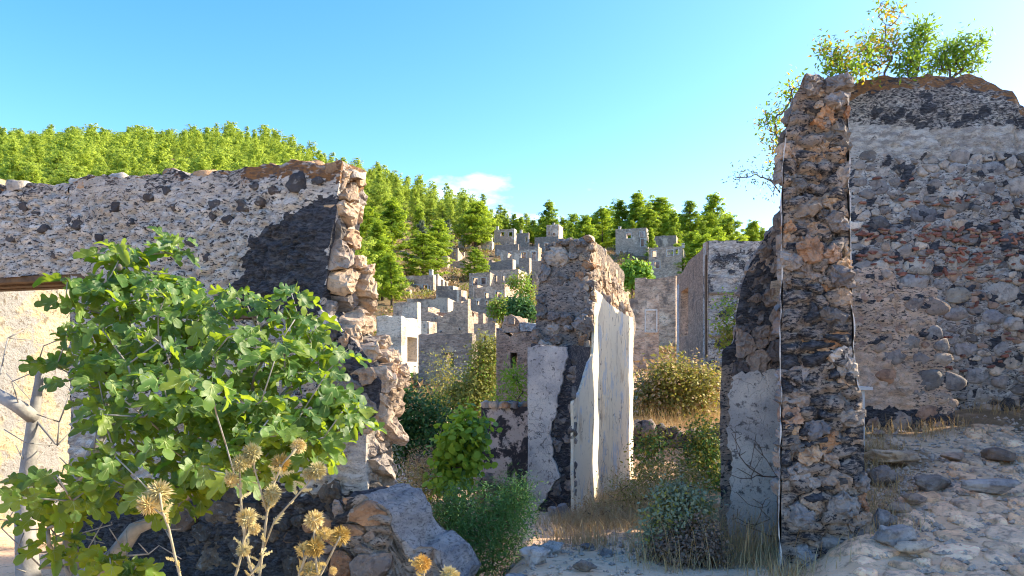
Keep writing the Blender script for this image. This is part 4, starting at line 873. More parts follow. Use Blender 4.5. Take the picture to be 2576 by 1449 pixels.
H(c3, 'grey house with bright wall piece, just below the right hand arched house', 2270, 2570, 740, 168, None, [(2310, 2330, 830, 890), (2395, 2440, 825, 900)], mats=('D', 'G'))
H(c3, 'arched window house half hidden by pines at the upper right of the slope', 2420, 2576, 590, 176, None, [(2430, 2465, 680, 725), (2500, 2530, 700, 730)], chim=[(2495, 2525, 575, 600)])
H(c3, 'large house with a row of tall windows and bright white corner, lower left', 480, 985, 1232, 105, 1018, [(735, 800, 1362, 1480), (855, 910, 1355, 1480), (925, 950, 1370, 1480), (670, 715, 1420, 1480)], chim=[(922, 972, 1170, 1235)], mats=('T', 'W'))
H(c3, 'open sunlit wall with tall gaps behind the row of tall windows', 1016, 1042, 1222, 107, 1182, [], [(1080, 1110, 1290, 1420), (1130, 1155, 1310, 1430)], mats=('G', 'W'), snotch=lambda f: -.9*f, back=False)
H(c3, 'large two part house with four bright windows and a sunlit side, centre of village', 1708, 2062, 1160, 96, 2236, [(1745, 1798, 1238, 1316), (1858, 1888, 1238, 1316)], [(2155, 2205, 1250, 1390)], mats=('G', 'W'))
H(c3, 'lower left wing with two bright arched windows, beside the large two part house', 1438, 1704, 1200, 95, None, [(1488, 1548, 1268, 1362), (1592, 1652, 1268, 1348)], mats=('G', 'G'))
H(c5, 'long pale house with two low windows below the large two part house', 1340, 1702, 52, 80, 1938, [(1475, 1518, 152, 216), (1600, 1666, 138, 216)], mats=('T', 'T'), notch=lambda f: -.3+.35*f, group='roofless stone houses on the hillside')
H(c5, 'dark terrace house wall below the long pale house, above two bushes', 1300, 1765, 205, 70, None, [(1380, 1410, 245, 290), (1480, 1510, 245, 290)], mats=('D', 'D'), dep=3)
H(c5, 'long low dark house with a bright sunlit end wall', 590, 1052, 208, 75, 1196, mats=('D', 'W'), snotch=lambda f: -.3*f)
H(c5, 'double rounded dark wall tops behind the bright end wall', 918, 1200, 118, 84, None, mats=('D', 'T'), dep=2, notch=lambda f: .5*abs(math.sin(f*6.28))-.4)
H(c5, 'bright leaning gable fragment beside the double rounded wall', 1180, 1205, 120, 82, 1270, mats=('T', 'W'), dep=3, back=False, snotch=lambda f: -1.0*f)
H(c5, 'square tan wall with one lit edge above the white house', 430, 706, 256, 55, 746, mats=('T', 'W'), dep=3)
H(c5, 'big brown gable wall with a V notch in its broken top', 750, 1282, 300, 52, 1400, [(965, 985, 583, 603), (1178, 1198, 555, 580), (905, 922, 440, 455)], [(1330, 1352, 370, 425)], mats=('T', 'T'), notch=lambda f: float(np.interp(f, [0, .1, .5, .62, 1], [-.35, -.3, -.75, -.3, .45])), snotch=lambda f: -.7*f)
H(c5, 'tiny white chimney house in front of the notched gable wall', 752, 815, 480, 48, 905, [(782, 806, 505, 545)], [], mats=('T', 'W'), dep=2, snotch=lambda f: -.6*f)
H(c5, 'white limewashed house with a tall doorway in its sunlit side', 240, 522, 425, 38, 748, [], [(590, 702, 660, 940)], mats=('W', 'W'), rag=.06)
H(c5, 'large dark grey house with one bright window, behind the yellow shrub', 716, 1330, 615, 35, 1392, [(1012, 1122, 832, 1010), (1248, 1270, 838, 862), (808, 832, 848, 872), (728, 752, 1045, 1072), (1246, 1270, 1042, 1070)], [], mats=('D', 'T'), frames=False, snotch=lambda f: -.6*f)
H(c5, 'small tan house with an arched hole, right of the dark grey house', 1350, 1592, 505, 45, 1640, [(1460, 1520, 640, 720)], mats=('T', 'W'), dep=3)
H(c5, 'sunlit jagged wall end behind the arched hole house', 1440, 1455, 392, 56, 1580, mats=('T', 'T'), back=False, dep=4, snotch=lambda f: -.5*f)
H(c4, 'tall ruin with two windows, a dark doorway and a white post, highest on the right', 720, 1112, 632, 140, 1142, [(858, 916, 698, 768), (1032, 1088, 684, 748), (1042, 1104, 772, 870)], chim=[(750, 788, 622, 640)], mats=('G', 'W'))
H(c4, 'dark low wall with a bright standing end, right of the highest right hand ruin', 1190, 1488, 728, 132, 1526, mats=('D', 'T'), dep=3)
H(c4, 'two storey grey ruin with three upper windows and a brown door', 1140, 1560, 868, 100, 1604, [(1180, 1238, 925, 1002), (1375, 1452, 920, 992), (1478, 1524, 905, 980), (1210, 1280, 1062, 1148)], chim=[(1556, 1592, 836, 866)], mats=('G', 'W'))
def c6(X, Y): return (1440+X/1.858)/1.5652, (780+Y/1.858)/1.5652
H(c6, 'low terrace wall under the small house with two windows', 585, 728, 458, 142, None, mats=('T', 'T'), dep=2, back=False)
H(c6, 'tall dark wall right of the large two part house', 1216, 1300, 458, 100, None, mats=('D', 'D'), dep=3)
H(c6, 'small pale post of masonry left of the tall white windows', 300, 322, 668, 96, 338, mats=('T', 'W'), dep=2, back=False)
H(c6, 'low broken wall behind the pine column, left edge of the village', 222, 282, 392, 150, None, mats=('T', 'T'), dep=2, back=False)
H(c6, 'long low retaining wall below the sloping dark wall', 900, 1110, 520, 118, None, mats=('D', 'T'), dep=2, back=False)
H(c6, 'narrow dark wall between the arched house and the wide house', 1112, 1260, 352, 160, None, [(1150, 1172, 385, 420), (1225, 1245, 385, 420)], mats=('D', 'T'), dep=3)
H(c6, 'pale wall stub with a jagged end below the long low dark house', 640, 700, 755, 66, 735, mats=('T', 'W'), dep=3, back=False)
H(c6, 'dark wall running behind the rounded wall tops', 520, 640, 640, 92, None, mats=('D', 'D'), dep=2, back=False)
H(c6, 'tan wall behind the smoke hole chimney', 1010, 1090, 860, 50, None, mats=('T', 'T'), dep=3, notch=lambda f: -.8*f)
# nearer houses in the right gap
def c2(X, Y): return (2400+X/1.0588)/1.5652, (900+Y/1.0588)/1.5652
H(c2, 'tan wall stepping up behind the window house in the right gap', 105, 276, 200, 34, None, mats=('T', 'G'), dep=3, notch=lambda f: -.9*max(0, 1-f*9), group='nearer ruins in the right gap')
H(c2, 'brown house with one framed window, just right of the cream plastered wall', 58, 206, 296, 27, 286, [(152, 196, 342, 430)], mats=('T', 'G'), rot=.1, notch=lambda f: -.45+.7*f, group='nearer ruins in the right gap')
hb = house('tall bluish corner house with brown left side and tall slit window', 1780, 1935, 605, 18, None, [], [], ('N', 'N'), rot=-.0, dep=5.6, group='nearer ruins in the right gap', rag=.05)
for ch in list(hb.children):
    if ch.name.startswith('front_wall'): bpy.data.objects.remove(ch)
body('front_wall', np.array([at_z(1780, 18.0)+.02, 18.0, 0]), EX, np.array([0, 1.0, 0]), lambda z: 0, lambda z: at_z(1940, 18)-at_z(1780, 18), -.3, lambda s: zv(606, 18), .5, M_RWALL, hb, .045, .02, .05, lambda s, z, t, P: np.stack([np.where(fbm(P*np.array([2.2, 2.2, 4.5]), 4, 3) > .12, .55, .1), s*0, np.where(fbm(P*.8, 3, 7) > 0, .7, .2)], 1), 151, 4.0, .03)
# the corner house gets its visible left side with a slit window, and its string courses
for ch in list(hb.children):
    if ch.name.startswith('side_wall') or ch.name.startswith('back_wall'): bpy.data.objects.remove(ch)
CL = np.array([at_z(1780, 18.0), 18.0, 0]); dl = np.array([.07, .9975, 0]); nl = np.array([.9975, -.07, 0])
ll = line_s(CL, dl, 1702); a_ = line_s(CL, dl, 1713); b_ = line_s(CL, dl, 1731); a_, b_ = sorted((a_, b_))
zt_ = zv(605, 18); zb_ = -.2
panel('left_wall', CL+dl*.52+nl*.003, CL+dl*ll+nl*.003, zb_, zt_-.01, .5, nl, [(a_-.52, b_-.52, zv(842, 20.5), zv(718, 20.5))], M_HNEAR_B, hb, .05, 5, lambda f: -.25*f)
panel('left_wall', CL-np.array([.003, -.003, 0]), CL+dl*.517-np.array([.003, 0, 0]), zb_, zt_-.013, .02, nl, [], M_HNEAR_B, hb, .0, 6)
panel('back_wall', CL+dl*ll, CL+dl*ll+np.array([2.2, 0, 0]), zb_, zt_-.5, .5, -dl, [], M_HNEAR_G, hb, .1, 7)
for v in (737, 845):
    b = MB(); b.box((at_z(1860, 17.98), 17.98, zv(v, 18)), (1, 0, 0), (0, 1, 0), UP, 1.42, .10, .045); b.build('string_course', M_HDARK, hb)
b = MB(); b.box((CL[0]-.004, 18.12, (zv(640, 18)+zv(900, 18))/2), (1, 0, 0), (0, 1, 0), UP, .03, .12, 2.4); b.build('corner_post', M_WOOD, hb)
# broken house corner with a chimney, left behind the cream wall
YH = 15.0; Hp = np.array([at_z(1345, YH), YH, 0.0]); SH = lambda u: line_s(Hp, D1, u)
ch = thing('chimney_wall', 'brown house corner with a pointed chimney top and a square smoke hole', 'ruined house', (Hp[0], Hp[1], gz(Hp[0], Hp[1])))
c5u = lambda X: c5(X, 0)[0]; c5v = lambda Y: c5(0, Y)[1]
sA, sB, sC = SH(c5u(1605)), SH(c5u(1885)), SH(c5u(2100))
zA = lambda y: zv(c5v(y), YH+.3)
topH = curve([(sA, zA(640)), (SH(c5u(1668)), zA(600)), (SH(c5u(1675)), zA(475)), (SH(c5u(1765)), zA(408)), (SH(c5u(1868)), zA(475)), (SH(c5u(1875)), zA(510)), (sC, zA(520)), (sC+1, zA(520))])
panel('front_wall', Hp+D1*sA, Hp+D1*sC, -1.0, zA(600), .5, D2, [(SH(c5u(1766))-sA, SH(c5u(1842))-sA, zA(1010), zA(838))], M_HNEAR_B, ch, .04, 3, step=.3)
body('chimney', Hp-D2*.03, D1, D2, lambda z: SH(c5u(1672)), lambda z: SH(c5u(1872)), zA(605), topH, .5, M_HNEAR_B, ch, .05, .03, .02, None, 141, 7, .02)
b = MB(); b.box(Hp+D1*SH(c5u(1795))-D2*.09+UP*zA(488), D1, D2, UP, .13, .06, .12); b.build('smoke_hole_dark', M_HDARK, ch)  # dark block standing in for the shade inside the hole
body('upper_wall', Hp-D2*.02, D1, D2, lambda z: SH(c5u(1876)), lambda z: sC, zA(600), topH, .5, M_HNEAR_G, ch, .05, .03, .02, None, 142, 7, .03)
panel('side_wall', Hp+D1*sA+D1*.003+D2*.5, Hp+D1*sA+D1*.003+D2*4, -1.0, zA(640), .4, D1, [], M_HNEAR_B, ch, .1, 4)
# low grey fragment on the far left hill
house('tiny grey wall fragment on the far left hillside above the wall', 8, 82, 447, 118, None, [], [], ('G', 'W'), dep=3, vbot=470)

# ------------------------------------------------------------------ 6 plants: tools
def tree_net(roots, targets, step=0.3, wob=0.06, seed=0, up=0.25):
    """branches from root polylines to every target. returns nodes, parent list, tip index per target"""
    rg = np.random.default_rng(seed); N = []; P = []; D = []
    for poly in roots:
        prev = -1
        for i, p in enumerate(poly):
            N.append(np.asarray(p, float)); P.append(prev); D.append(i*.2); prev = len(N)-1
    base = N[0]; tips = []
    for q in sorted(range(len(targets)), key=lambda k: np.linalg.norm(targets[k]-base)):
        t = targets[q]; a = np.asarray(N); d = np.linalg.norm(a-t, axis=1)
        sc = d+0.35*np.maximum(0, a[:, 2]-t[2]+.05)+0.12*np.asarray(D); j = int(np.argmin(sc)); s = N[j]; L = d[j]; n = max(1, int(L/step)); prev = j
        for i in range(1, n+1):
            f = i/n; p = s+(t-s)*f
            if i < n: p = p+rg.normal(0, wob*min(L, 1), 3)-np.array([0, 0, up*L*.3*math.sin(f*math.pi)])*(.5 if i < n else 0)
            N.append(p); P.append(prev); D.append(D[prev]+L/n); prev = len(N)-1
        tips.append((q, prev))
    return N, P, tips
def net_mesh(N, P, r0, rmax, exp=2.3, k=5):
    R = np.zeros(len(N))
    for i in range(len(N)-1, -1, -1):
        R[i] = max(r0, R[i]**(1/exp) if R[i] > 0 else 0)
        if P[i] >= 0: R[P[i]] += R[i]**exp
    R = np.minimum(R, rmax); m = MB()
    for i, p in enumerate(P):
        if p >= 0: m.tube([N[p], N[i]], [min(R[p], R[i]*1.5), R[i]], k)
    return m
def scatter_faces(C, Nn, Tn, prof, size, rnd):
    """one flat leaf outline (prof: list of x,y,z) at every centre. Nn normals, Tn tip directions"""
    C, Nn, Tn = map(np.asarray, (C, Nn, Tn)); Tn = Tn-Nn*(Tn*Nn).sum(1)[:, None]; Tn /= np.linalg.norm(Tn, axis=1)[:, None]+1e-9
    Bn = np.cross(Tn, Nn); pr = np.asarray(prof, float); n = len(pr)
    V = C[:, None]+size[:, None, None]*(Bn[:, None]*pr[None, :, 0, None]+Tn[:, None]*pr[None, :, 1, None]+Nn[:, None]*pr[None, :, 2, None])
    Fi = np.arange(len(C)*n).reshape(-1, n)
    return V.reshape(-1, 3), Fi, np.repeat(rnd, n)
LEAFQ = [(0, 0, 0), (.26, .45, .05), (0, 1.0, 0), (-.26, .45, .05)]
NARROW = [(0, 0, 0), (.11, .45, .02), (0, 1.0, 0), (-.11, .45, .02)]
ROUND = [(0, 0, 0), (.40, .30, .06), (.36, .72, .04), (0, 1.0, 0), (-.36, .72, .04), (-.40, .30, .06)]
def unit(v): return v/(np.linalg.norm(v, axis=-1, keepdims=True)+1e-9)
def blob_points(n, centre, radii, rg, shell=.45):
    d = unit(rg.normal(size=(n, 3))); r = (shell**3+(1-shell**3)*rg.random(n))**(1/3); return np.asarray(centre)+d*r[:, None]*np.asarray(radii), d
def shrub(name, label, cat, base, blobs, mat, leaf=0.03, n=2500, prof=LEAFQ, stems=24, seed=0, group=None, upb=.5, stem_r=.006, clump=.16, mat2=None, f2=0.0, stemmat=None, loose=.10, per=26, shell=.4):
    """blobs: (centre xyz, radii xyz, weight). twigs run to clump centres; small leaves round each twig"""
    rg = np.random.default_rng(seed); t = thing(name, label, cat, base, group); tg = []; dirs = []
    w_ = np.array([b[2] for b in blobs], float); w_ /= w_.sum(); nc = max(6, n//per)
    for b, f in zip(blobs, w_):
        p, d = blob_points(max(2, int(nc*f)), b[0], b[1], rg, shell); tg.append(p); dirs.append(d)
    tg = np.concatenate(tg); dirs = np.concatenate(dirs)
    gg = ground(tg[:, 0], tg[:, 1]) if base[2] < 20 else None
    if gg is not None: tg[:, 2] = np.maximum(tg[:, 2], np.minimum(gg+.04, base[2]+.3))
    sel = rg.choice(len(tg), min(stems, len(tg)), replace=False)
    N, P, tips = tree_net([[np.asarray(base, float)-[0, 0, .05], np.asarray(base, float)+[0, 0, .06]]], [tg[i] for i in sel], .25, .06, seed)
    net_mesh(N, P, stem_r, stem_r*6, k=4).build('stems', stemmat or M_TWIG, t)
    C = np.repeat(tg, per, 0)+rg.normal(0, clump*.5, (len(tg)*per, 3)); od = np.repeat(dirs, per, 0)
    C = C+rg.normal(0, loose*.3, C.shape)
    off = unit(C-np.repeat(tg, per, 0))
    Nn = unit(off*.5+od*.5+rg.normal(0, .55, C.shape)+np.array([0, 0, upb])); Tn = unit(off+od*.4+rg.normal(0, .5, C.shape)+np.array([0, 0, .25]))
    sz = leaf*rg.uniform(.65, 1.3, len(C)); rnd = rg.random(len(C))*.55+np.repeat(rg.random(len(tg))*.45, per)
    def grp(mask, nm, m):
        if mask.sum() < 2: return
        V, Fi, r = scatter_faces(C[mask], Nn[mask], Tn[mask], prof, sz[mask], rnd[mask]); o = put(nm, V, Fi, m, t, True, {'rnd': r})
    if mat2 is not None:
        cm = np.repeat(rg.random(len(tg)) < f2, per); grp(~cm, 'foliage', mat); grp(cm, 'foliage', mat2)
    else: grp(np.ones(len(C), bool), 'foliage', mat)
    return t
def sh(label, u, vb, Y, blobs, mat, name='shrub', cat='shrub', bz=None, **kw):
    """blobs in photo columns/rows: (u, v, ru, rv, weight[, dY])"""
    x = at_z(u, Y); bz_ = gz(x, Y) if bz is None else bz
    if vb is not None and bz is None: bz_ = min(bz_, zv(vb, Y)) if abs(zv(vb, Y)-bz_) > .8 else bz_
    bl = []
    for b in blobs:
        dY = b[5] if len(b) > 5 else 0; bl.append((at(b[0], b[1], Y+dY), (b[2]/F*Y, max(b[2], b[3])*.8/F*Y, b[3]/F*Y), b[4]))
    return shrub(name, label, cat, (x, Y, bz_), bl, mat, **kw)

# ------------------------------------------------------------------ 7 pines
def pine_mesh(seed, H=9.0, wid=2.3, nb=70, per=26, leaf=.36, low=.14, rag=.35, mat=M_PINE, top=.8):
    rg = np.random.default_rng(seed); C = []; m = MB(); bend = rg.normal(0, .25, 2)
    ax = lambda f: np.array([bend[0]*f*f*1.5, bend[1]*f*f*1.5, H*f*.97])
    m.tube([ax(f) for f in np.linspace(0, 1, 7)], [H*.018*(1-.9*f)+.01 for f in np.linspace(0, 1, 7)], 6)
    trunk = m
    for i in range(nb):
        f = low+(1-low)*((i+rg.random())/nb); az = i*2.4+rg.normal(0, .5)
        r = wid*((1-f)**top*.95+.07)*min(1, .45+(f-low)*3.2)*rg.uniform(1-rag, 1.15); s = ax(f); tip = s+np.array([math.cos(az)*r, math.sin(az)*r, r*rg.uniform(.05, .45)+.2])
        if i % 2 == 0: m.tube([s, (s+tip)/2-np.array([0, 0, .1]), tip], [.035, .025, .012], 4)
        for q in np.linspace(.42, 1, max(2, int(r/.55)+1)):
            C.append((s+(tip-s)*q+rg.normal(0, .20, 3), .20+.26*rg.random()))
    cc = np.array([c for c, _ in C]); rr = np.array([r for _, r in C]); n = len(C)*per
    d = unit(rg.normal(size=(n, 3))+np.array([0, 0, .35])); P = np.repeat(cc, per, 0)+d*np.repeat(rr, per)[:, None]*np.array([1.15, 1.15, .75])*rg.uniform(.45, 1, n)[:, None]
    ax_d = np.repeat(unit((cc-np.array([0, 0, H*.4]))*[1, 1, .5]), per, 0); Nn = unit(d*.8+ax_d*.7+rg.normal(0, .35, (n, 3))+np.array([0, 0, .2])); Tn = unit(d+rg.normal(0, .6, (n, 3))+[0, 0, .5])
    V, Fi, r = scatter_faces(P, Nn, Tn, [(-.5, 0, 0), (.5, 0, 0), (.12, 1, .1)], leaf*rg.uniform(.6, 1.25, n), rg.random(n)*.4+np.repeat(rg.random(len(C)), per)*.35)
    crown = mesh_of('crown', V, Fi, mat, False, {'rnd': r}); tm = mesh_of('trunk', np.concatenate(trunk.V), trunk.F, M_BARK, True)
    return tm, crown, H
PINES_FAR = [pine_mesh(300+i, 9, w_, 60, 46, .17, lo, .6, M_PINE, tp) for i, (w_, lo, tp) in enumerate([(2.7, .15, .55), (2.3, .2, .7), (3.1, .25, .4), (2.5, .1, .6), (2.9, .3, .35), (2.1, .15, .8), (2.6, .35, .3), (2.2, .05, .65)])]
PINES_NEAR = [pine_mesh(320+i, 9, w_, 80, 62, .17, lo, .4, M_PINE2, tp) for i, (w_, lo, tp) in enumerate([(2.6, .06, .75), (3.0, .1, .6), (2.2, .05, .9), (2.9, .14, .65)])]
PINES_GREY = [pine_mesh(340, 9, 2.6, 70, 22, .32, .12, .45, M_PINEG, .55)]
def pine(kind, x, y, h, wsc, label, group=None, cat='pine tree', name='pine_tree', dz=-.15):
    tm, cm, H_ = kind; z = gz(x, y)+dz
    r = thing(name, label, cat, (x, y, z), group); s = h/H_; a = random.random()*6.28
    for nm, me in (('trunk', tm), ('crown', cm)):
        o = bpy.data.objects.new(nm, me); o.scale = (s*wsc, s*wsc, s); o.rotation_euler = (0, 0, a); link(o, r)
    return r
# single pines that stand out, by photo column, top row, distance and width
single = [
 (962, 600, 700, 88, 100, 0, 'tall yellow-green pine right beside the broken wall end, lowest of its column'),
 (985, 500, 640, 128, 105, 0, 'broad pine rising directly above the lowest pine beside the wall end'),
 (948, 562, 690, 108, 110, 2, 'pine in the middle of the column beside the wall end'),
 (930, 520, 640, 120, 90, 1, 'pine partly hidden behind the broken wall end'),
 (985, 640, 700, 84, 75, 3, 'small bright pine at the foot of the column beside the wall end'),
 (1063, 585, 690, 112, 105, 1, 'big round bright pine left of the village'),
 (1102, 553, 640, 142, 80, 3, 'bright pine behind the big round pine'),
 (1058, 525, 600, 160, 62, 2, 'slim pine at the edge of the dark hollow'),
 (1196, 508, 606, 166, 100, 3, 'large dark pine just above the top row of ruins'),
 (1194, 624, 676, 118, 62, 1, 'small lone round pine among the ruins'),
 (1378, 505, 580, 196, 70, 0, 'pointed pine standing clear on the skyline above the village'),
 (1474, 540, 600, 152, 60, 3, 'bright pine above the wide gap between two groups of ruins'),
 (1440, 560, 602, 150, 46, 2, 'smaller bright pine left of a similar one above the cream wall'),
 (1515, 520, 610, 168, 64, 1, 'dark leaning pine left of the highest right hand ruin'),
 (1605, 482, 590, 160, 92, 0, 'tall pine behind the highest right hand ruin'),
 (1660, 494, 600, 162, 92, 1, 'rounded pine right of the tallest skyline pine'),
 (1588, 530, 590, 158, 50, 2, 'small conical pine in front of the tall skyline pine'),
 (1790, 488, 640, 142, 90, 3, 'wispy pine above the tall bluish corner house'),
 (1738, 508, 640, 140, 92, 0, 'broad pine above the brown left side of the corner house'),
 (1700, 532, 640, 136, 60, 2, 'narrow pine left of the broad pine on the right skyline'),
 (1838, 542, 640, 128, 96, 1, 'low broad pine over the roofline of the corner house'),
 (1770, 590, 690, 100, 110, 3, 'bright bushy pine spreading above the brown left side of the corner house'),
 (1886, 556, 620, 150, 70, 0, 'last pine on the right skyline beside the dark pier'),
 (1925, 575, 640, 150, 60, 2, 'faint pine between the pier and the corner house'),
 (1640, 575, 640, 130, 40, 2, 'little pine beside the white post ruin'),
]
for u, vt, vb, Y, wpx, kd, lab in single:
    x = at_z(u, Y); z0 = gz(x, Y); h = max(3.0, zv(vt, Y)-z0); kd_ = PINES_NEAR[kd]; wsc = (wpx/F*Y)/(4.0*h/9)
    pine(kd_, x, Y, h, min(1.9, max(.8, wsc)), lab, 'pines standing among and above the ruins')
rs = np.random.default_rng(91)
for u in np.linspace(1238, 1545, 13):
    Y = rs.uniform(188, 214); x = at_z(u, Y); vt = 545+rs.normal(0, 10)-.06*(1300-u)*(u < 1300)
    pine(PINES_NEAR[int(rs.integers(4))], x, Y, max(4.0, zv(vt, Y)-gz(x, Y)), rs.uniform(1.2, 1.7), 'pine filling the skyline above the village houses', 'pines filling the skyline above the village')
for u in np.linspace(1570, 1905, 17):
    Y = rs.uniform(150, 176); x = at_z(u, Y); vt = (532 if u < 1840 else 575)+rs.normal(0, 16)
    pine(PINES_NEAR[int(rs.integers(4))], x, Y, max(4.0, zv(vt, Y)-gz(x, Y)), rs.uniform(1.2, 1.8), 'pine filling the skyline left of the tall pillar', 'pines filling the skyline left of the pillar')
for u, Y, vt, lab in [(1745, 112, 585, 'wide pine just above the brown side of the corner house'), (1800, 104, 572, 'wide pine rising behind the roofline of the corner house'), (1700, 118, 612, 'low bushy pine right of the two storey ruin')]:
    x = at_z(u, Y); pine(PINES_NEAR[3], x, Y, max(4.0, zv(vt, Y)-gz(x, Y)), 1.5, lab, 'pines standing among and above the ruins')
pine(PINES_GREY[0], at_z(1118, 150), 150, 7.5, 1.0, 'grey-green olive tree beside the bright pine left of the upper ruins', None, 'olive tree', 'olive_tree')
pine(PINES_GREY[0], at_z(1062, 152), 152, 6.5, .9, 'grey olive tree at the edge of the dark hollow on the slope', None, 'olive tree', 'olive_tree')
# the forest: nearest 250 as trees, the rest as one mass
rg = np.random.default_rng(12); cand = []
def forest_ok(u, Y):
    if u < 900: return 70 < Y < 372
    if u < 1000: return 140 < Y < 330
    if u < 1080: return (185 if u > 1005 else 150) < Y < 320
    if u < 1230: return 185 < Y < 300
    if u < 1560: return 203 < Y < 260
    if u < 1920: return 172 < Y < 205
    return False
sp = {}
for _ in range(26000):
    Y = math.sqrt(rg.uniform(70**2, 375**2)); u = rg.uniform(-190, 1920)
    if not forest_ok(u, Y): continue
    x = at_z(u, Y); md = 3.3 if Y < 170 else 4.0; kx, ky = int(x/5), int(Y/5)
    if any((x-a)**2+(Y-b)**2 < md*md for i in (-1, 0, 1) for j in (-1, 0, 1) for a, b in sp.get((kx+i, ky+j), ())): continue
    sp.setdefault((kx, ky), []).append((x, Y)); cand.append((x, Y, u))
cand = np.array(cand); zg = ground(cand[:, 0], cand[:, 1])
# keep what can be seen above the left wall / between the walls
vv = HV-(zg+9-EYE)*F/cand[:, 1]
seen = (cand[:, 2] > 880) | (vv < 462)
cand, zg = cand[seen], zg[seen]; order = np.argsort(cand[:, 1]-np.where(cand[:, 2] > 900, 110, 0)); cand, zg = cand[order], zg[order]
BV, BF, BR, boff = [], [], [], 0
farV = [(np.array([v.co[:] for v in k_[1].vertices]), np.array([p.vertices[:] for p in k_[1].polygons]), np.array([a.value for a in k_[1].attributes['rnd'].data])) for k_ in PINES_FAR]
def thin(V_, F_, r_, every=4, grow=1.7):
    k_ = F_[::every]; P3 = V_[k_]; c_ = P3.mean(1, keepdims=True); P3 = c_+(P3-c_)*grow; return P3.reshape(-1, 3), np.arange(len(k_)*3).reshape(-1, 3), np.repeat(r_[k_[:, 0]], 3)
farV = [thin(*q_) for q_ in farV]
nthing = 0
for i, (x, y, u) in enumerate(cand):
    h = rg.choice([4.5, 5.5, 6.5, 7, 8, 9.5])*rg.uniform(.9, 1.1)*(1.0 if y > 120 else .85)*(.85 if u > 1230 else 1); wsc = rg.uniform(1.0, 1.45)
    if nthing < 272:
        vt_ = HV-(zg[i]+h-EYE)*F/y; far = 'on the lower edge of the forest' if vt_ > 400 else 'half way up the forest' if vt_ > 345 else 'near the top of the forest'
        where = 'above the doorway' if u < 240 else 'above the grey wall' if u < 560 else 'above the wall end'
        lab, g = ((f'pine {far}, {where}', f'pines {far} {where}') if u < 905 else
                  ('pine in the forest descending behind the broken wall end', 'pines of the forest behind the wall end') if u < 1230 else
                  ('pine on the ridge line above the village', 'pines on the ridge above the village') if u < 1560 else
                  ('pine at the back of the right hand ridge', 'pines at the back of the right ridge'))
        pine(PINES_FAR[i % 8], x, y, h, wsc, lab, g); nthing += 1
    else:
        V_, F_, r_ = farV[i % 8]; s = h/9; a = rg.random()*6.28; ca, sa = math.cos(a), math.sin(a)
        W = np.stack([(V_[:, 0]*ca-V_[:, 1]*sa)*s*wsc+x, (V_[:, 0]*sa+V_[:, 1]*ca)*s*wsc+y, V_[:, 2]*s+zg[i]-.15], 1)
        BV.append(W); BF.append(F_+boff); BR.append((r_*.55+rg.random()*.45)); boff += len(W)
if BV: tag(put('pine_forest', np.concatenate(BV), np.concatenate(BF), M_PINE, None, False, {'rnd': np.concatenate(BR)}), 'dense green pine forest covering the far upper hillside', 'forest', kind='stuff')
print('forest', len(cand), nthing, boff, time.time()-T0)

# ------------------------------------------------------------------ 8 fig tree
def fig_leaf_mesh(seed, bend):
    h = [(0, 0), (.12, -.09), (.27, -.11), (.40, -.04), (.47, .10), (.41, .22), (.27, .31), (.31, .38), (.44, .48), (.53, .63), (.46, .72), (.34, .74), (.19, .66), (.15, .64), (.21, .76), (.25, .90), (.20, 1.04), (.10, 1.15), (0, 1.20)]
    rg_ = np.random.default_rng(seed); h = [(x*(1+rg_.normal(0, .06)), y+rg_.normal(0, .015)) for x, y in h]; h[0] = (0, 0); h[-1] = (0, 1.14)
    bm = bmesh.new()
    mid = [bm.verts.new((0, y, 0)) for y in (1.14, .92, .68, .45, .22, 0)]
    for sg in (1, -1):
        vs = [bm.verts.new((x*sg, y, 0)) for x, y in h[1:-1]]
        f = [mid[-1]]+vs+mid[:-1]
        bm.faces.new(f if sg > 0 else f[::-1])
    bmesh.ops.triangulate(bm, faces=bm.faces[:])
    for v in bm.verts:
        x, y, _ = v.co; v.co.z = abs(x)*(.34+.2*bend)-bend*.42*y*y+.07*math.sin(x*9+seed)+.05*math.sin(y*8+seed*2)
    # pale ribs standing just above the blade
    def ribs(x0, y0, x1, y1, w_):
        d = math.hypot(x1-x0, y1-y0); nx, ny = -(y1-y0)/d*w_, (x1-x0)/d*w_; zz = lambda x, y: abs(x)*(.34+.2*bend)-bend*.42*y*y+.07*math.sin(x*9+seed)+.05*math.sin(y*8+seed*2)+.012
        q = []
        for f in (0, .5, 1):
            x, y = x0+(x1-x0)*f, y0+(y1-y0)*f; g = 1-.75*f; q.append((bm.verts.new((x-nx*g, y-ny*g, zz(x, y))), bm.verts.new((x+nx*g, y+ny*g, zz(x, y)))))
        for a_, b_ in zip(q[:-1], q[1:]): bm.faces.new((a_[0], a_[1], b_[1], b_[0])).material_index = 1
    ribs(0, 0, 0, 1.1, .018)
    for sg in (1, -1): ribs(0, .03, .36*sg, .62, .014); ribs(0, .02, .36*sg, .12, .012); ribs(0, .5, .17*sg, .86, .010)
    # stalk
    a = [bm.verts.new(c) for c in ((-.012, 0, 0), (.012, 0, 0), (.010, -.42, .05), (-.010, -.42, .05))]; bm.faces.new(a)
    V = np.array([v.co[:] for v in bm.verts]); bm.verts.index_update(); Fc = [[v.index for v in f.verts] for f in bm.faces]; mi = [f.material_index for f in bm.faces]; bm.free()
    return V, Fc, mi
FIGL = [fig_leaf_mesh(i, b) for i, b in enumerate((.2, .5, .8, .35, 1.0))]
FIGM = [mesh_of('leaf', V, Fc, [M_FIG, M_VEIN], True, None, mi) for V, Fc, mi in FIGL]
fig = thing('fig_tree', 'big leafy fig tree with pale bare trunk in front of the left wall', 'fig tree', (at_z(90, 5.0), 5.0, gz(at_z(90, 5.0), 5.0)))
rg = np.random.default_rng(31)
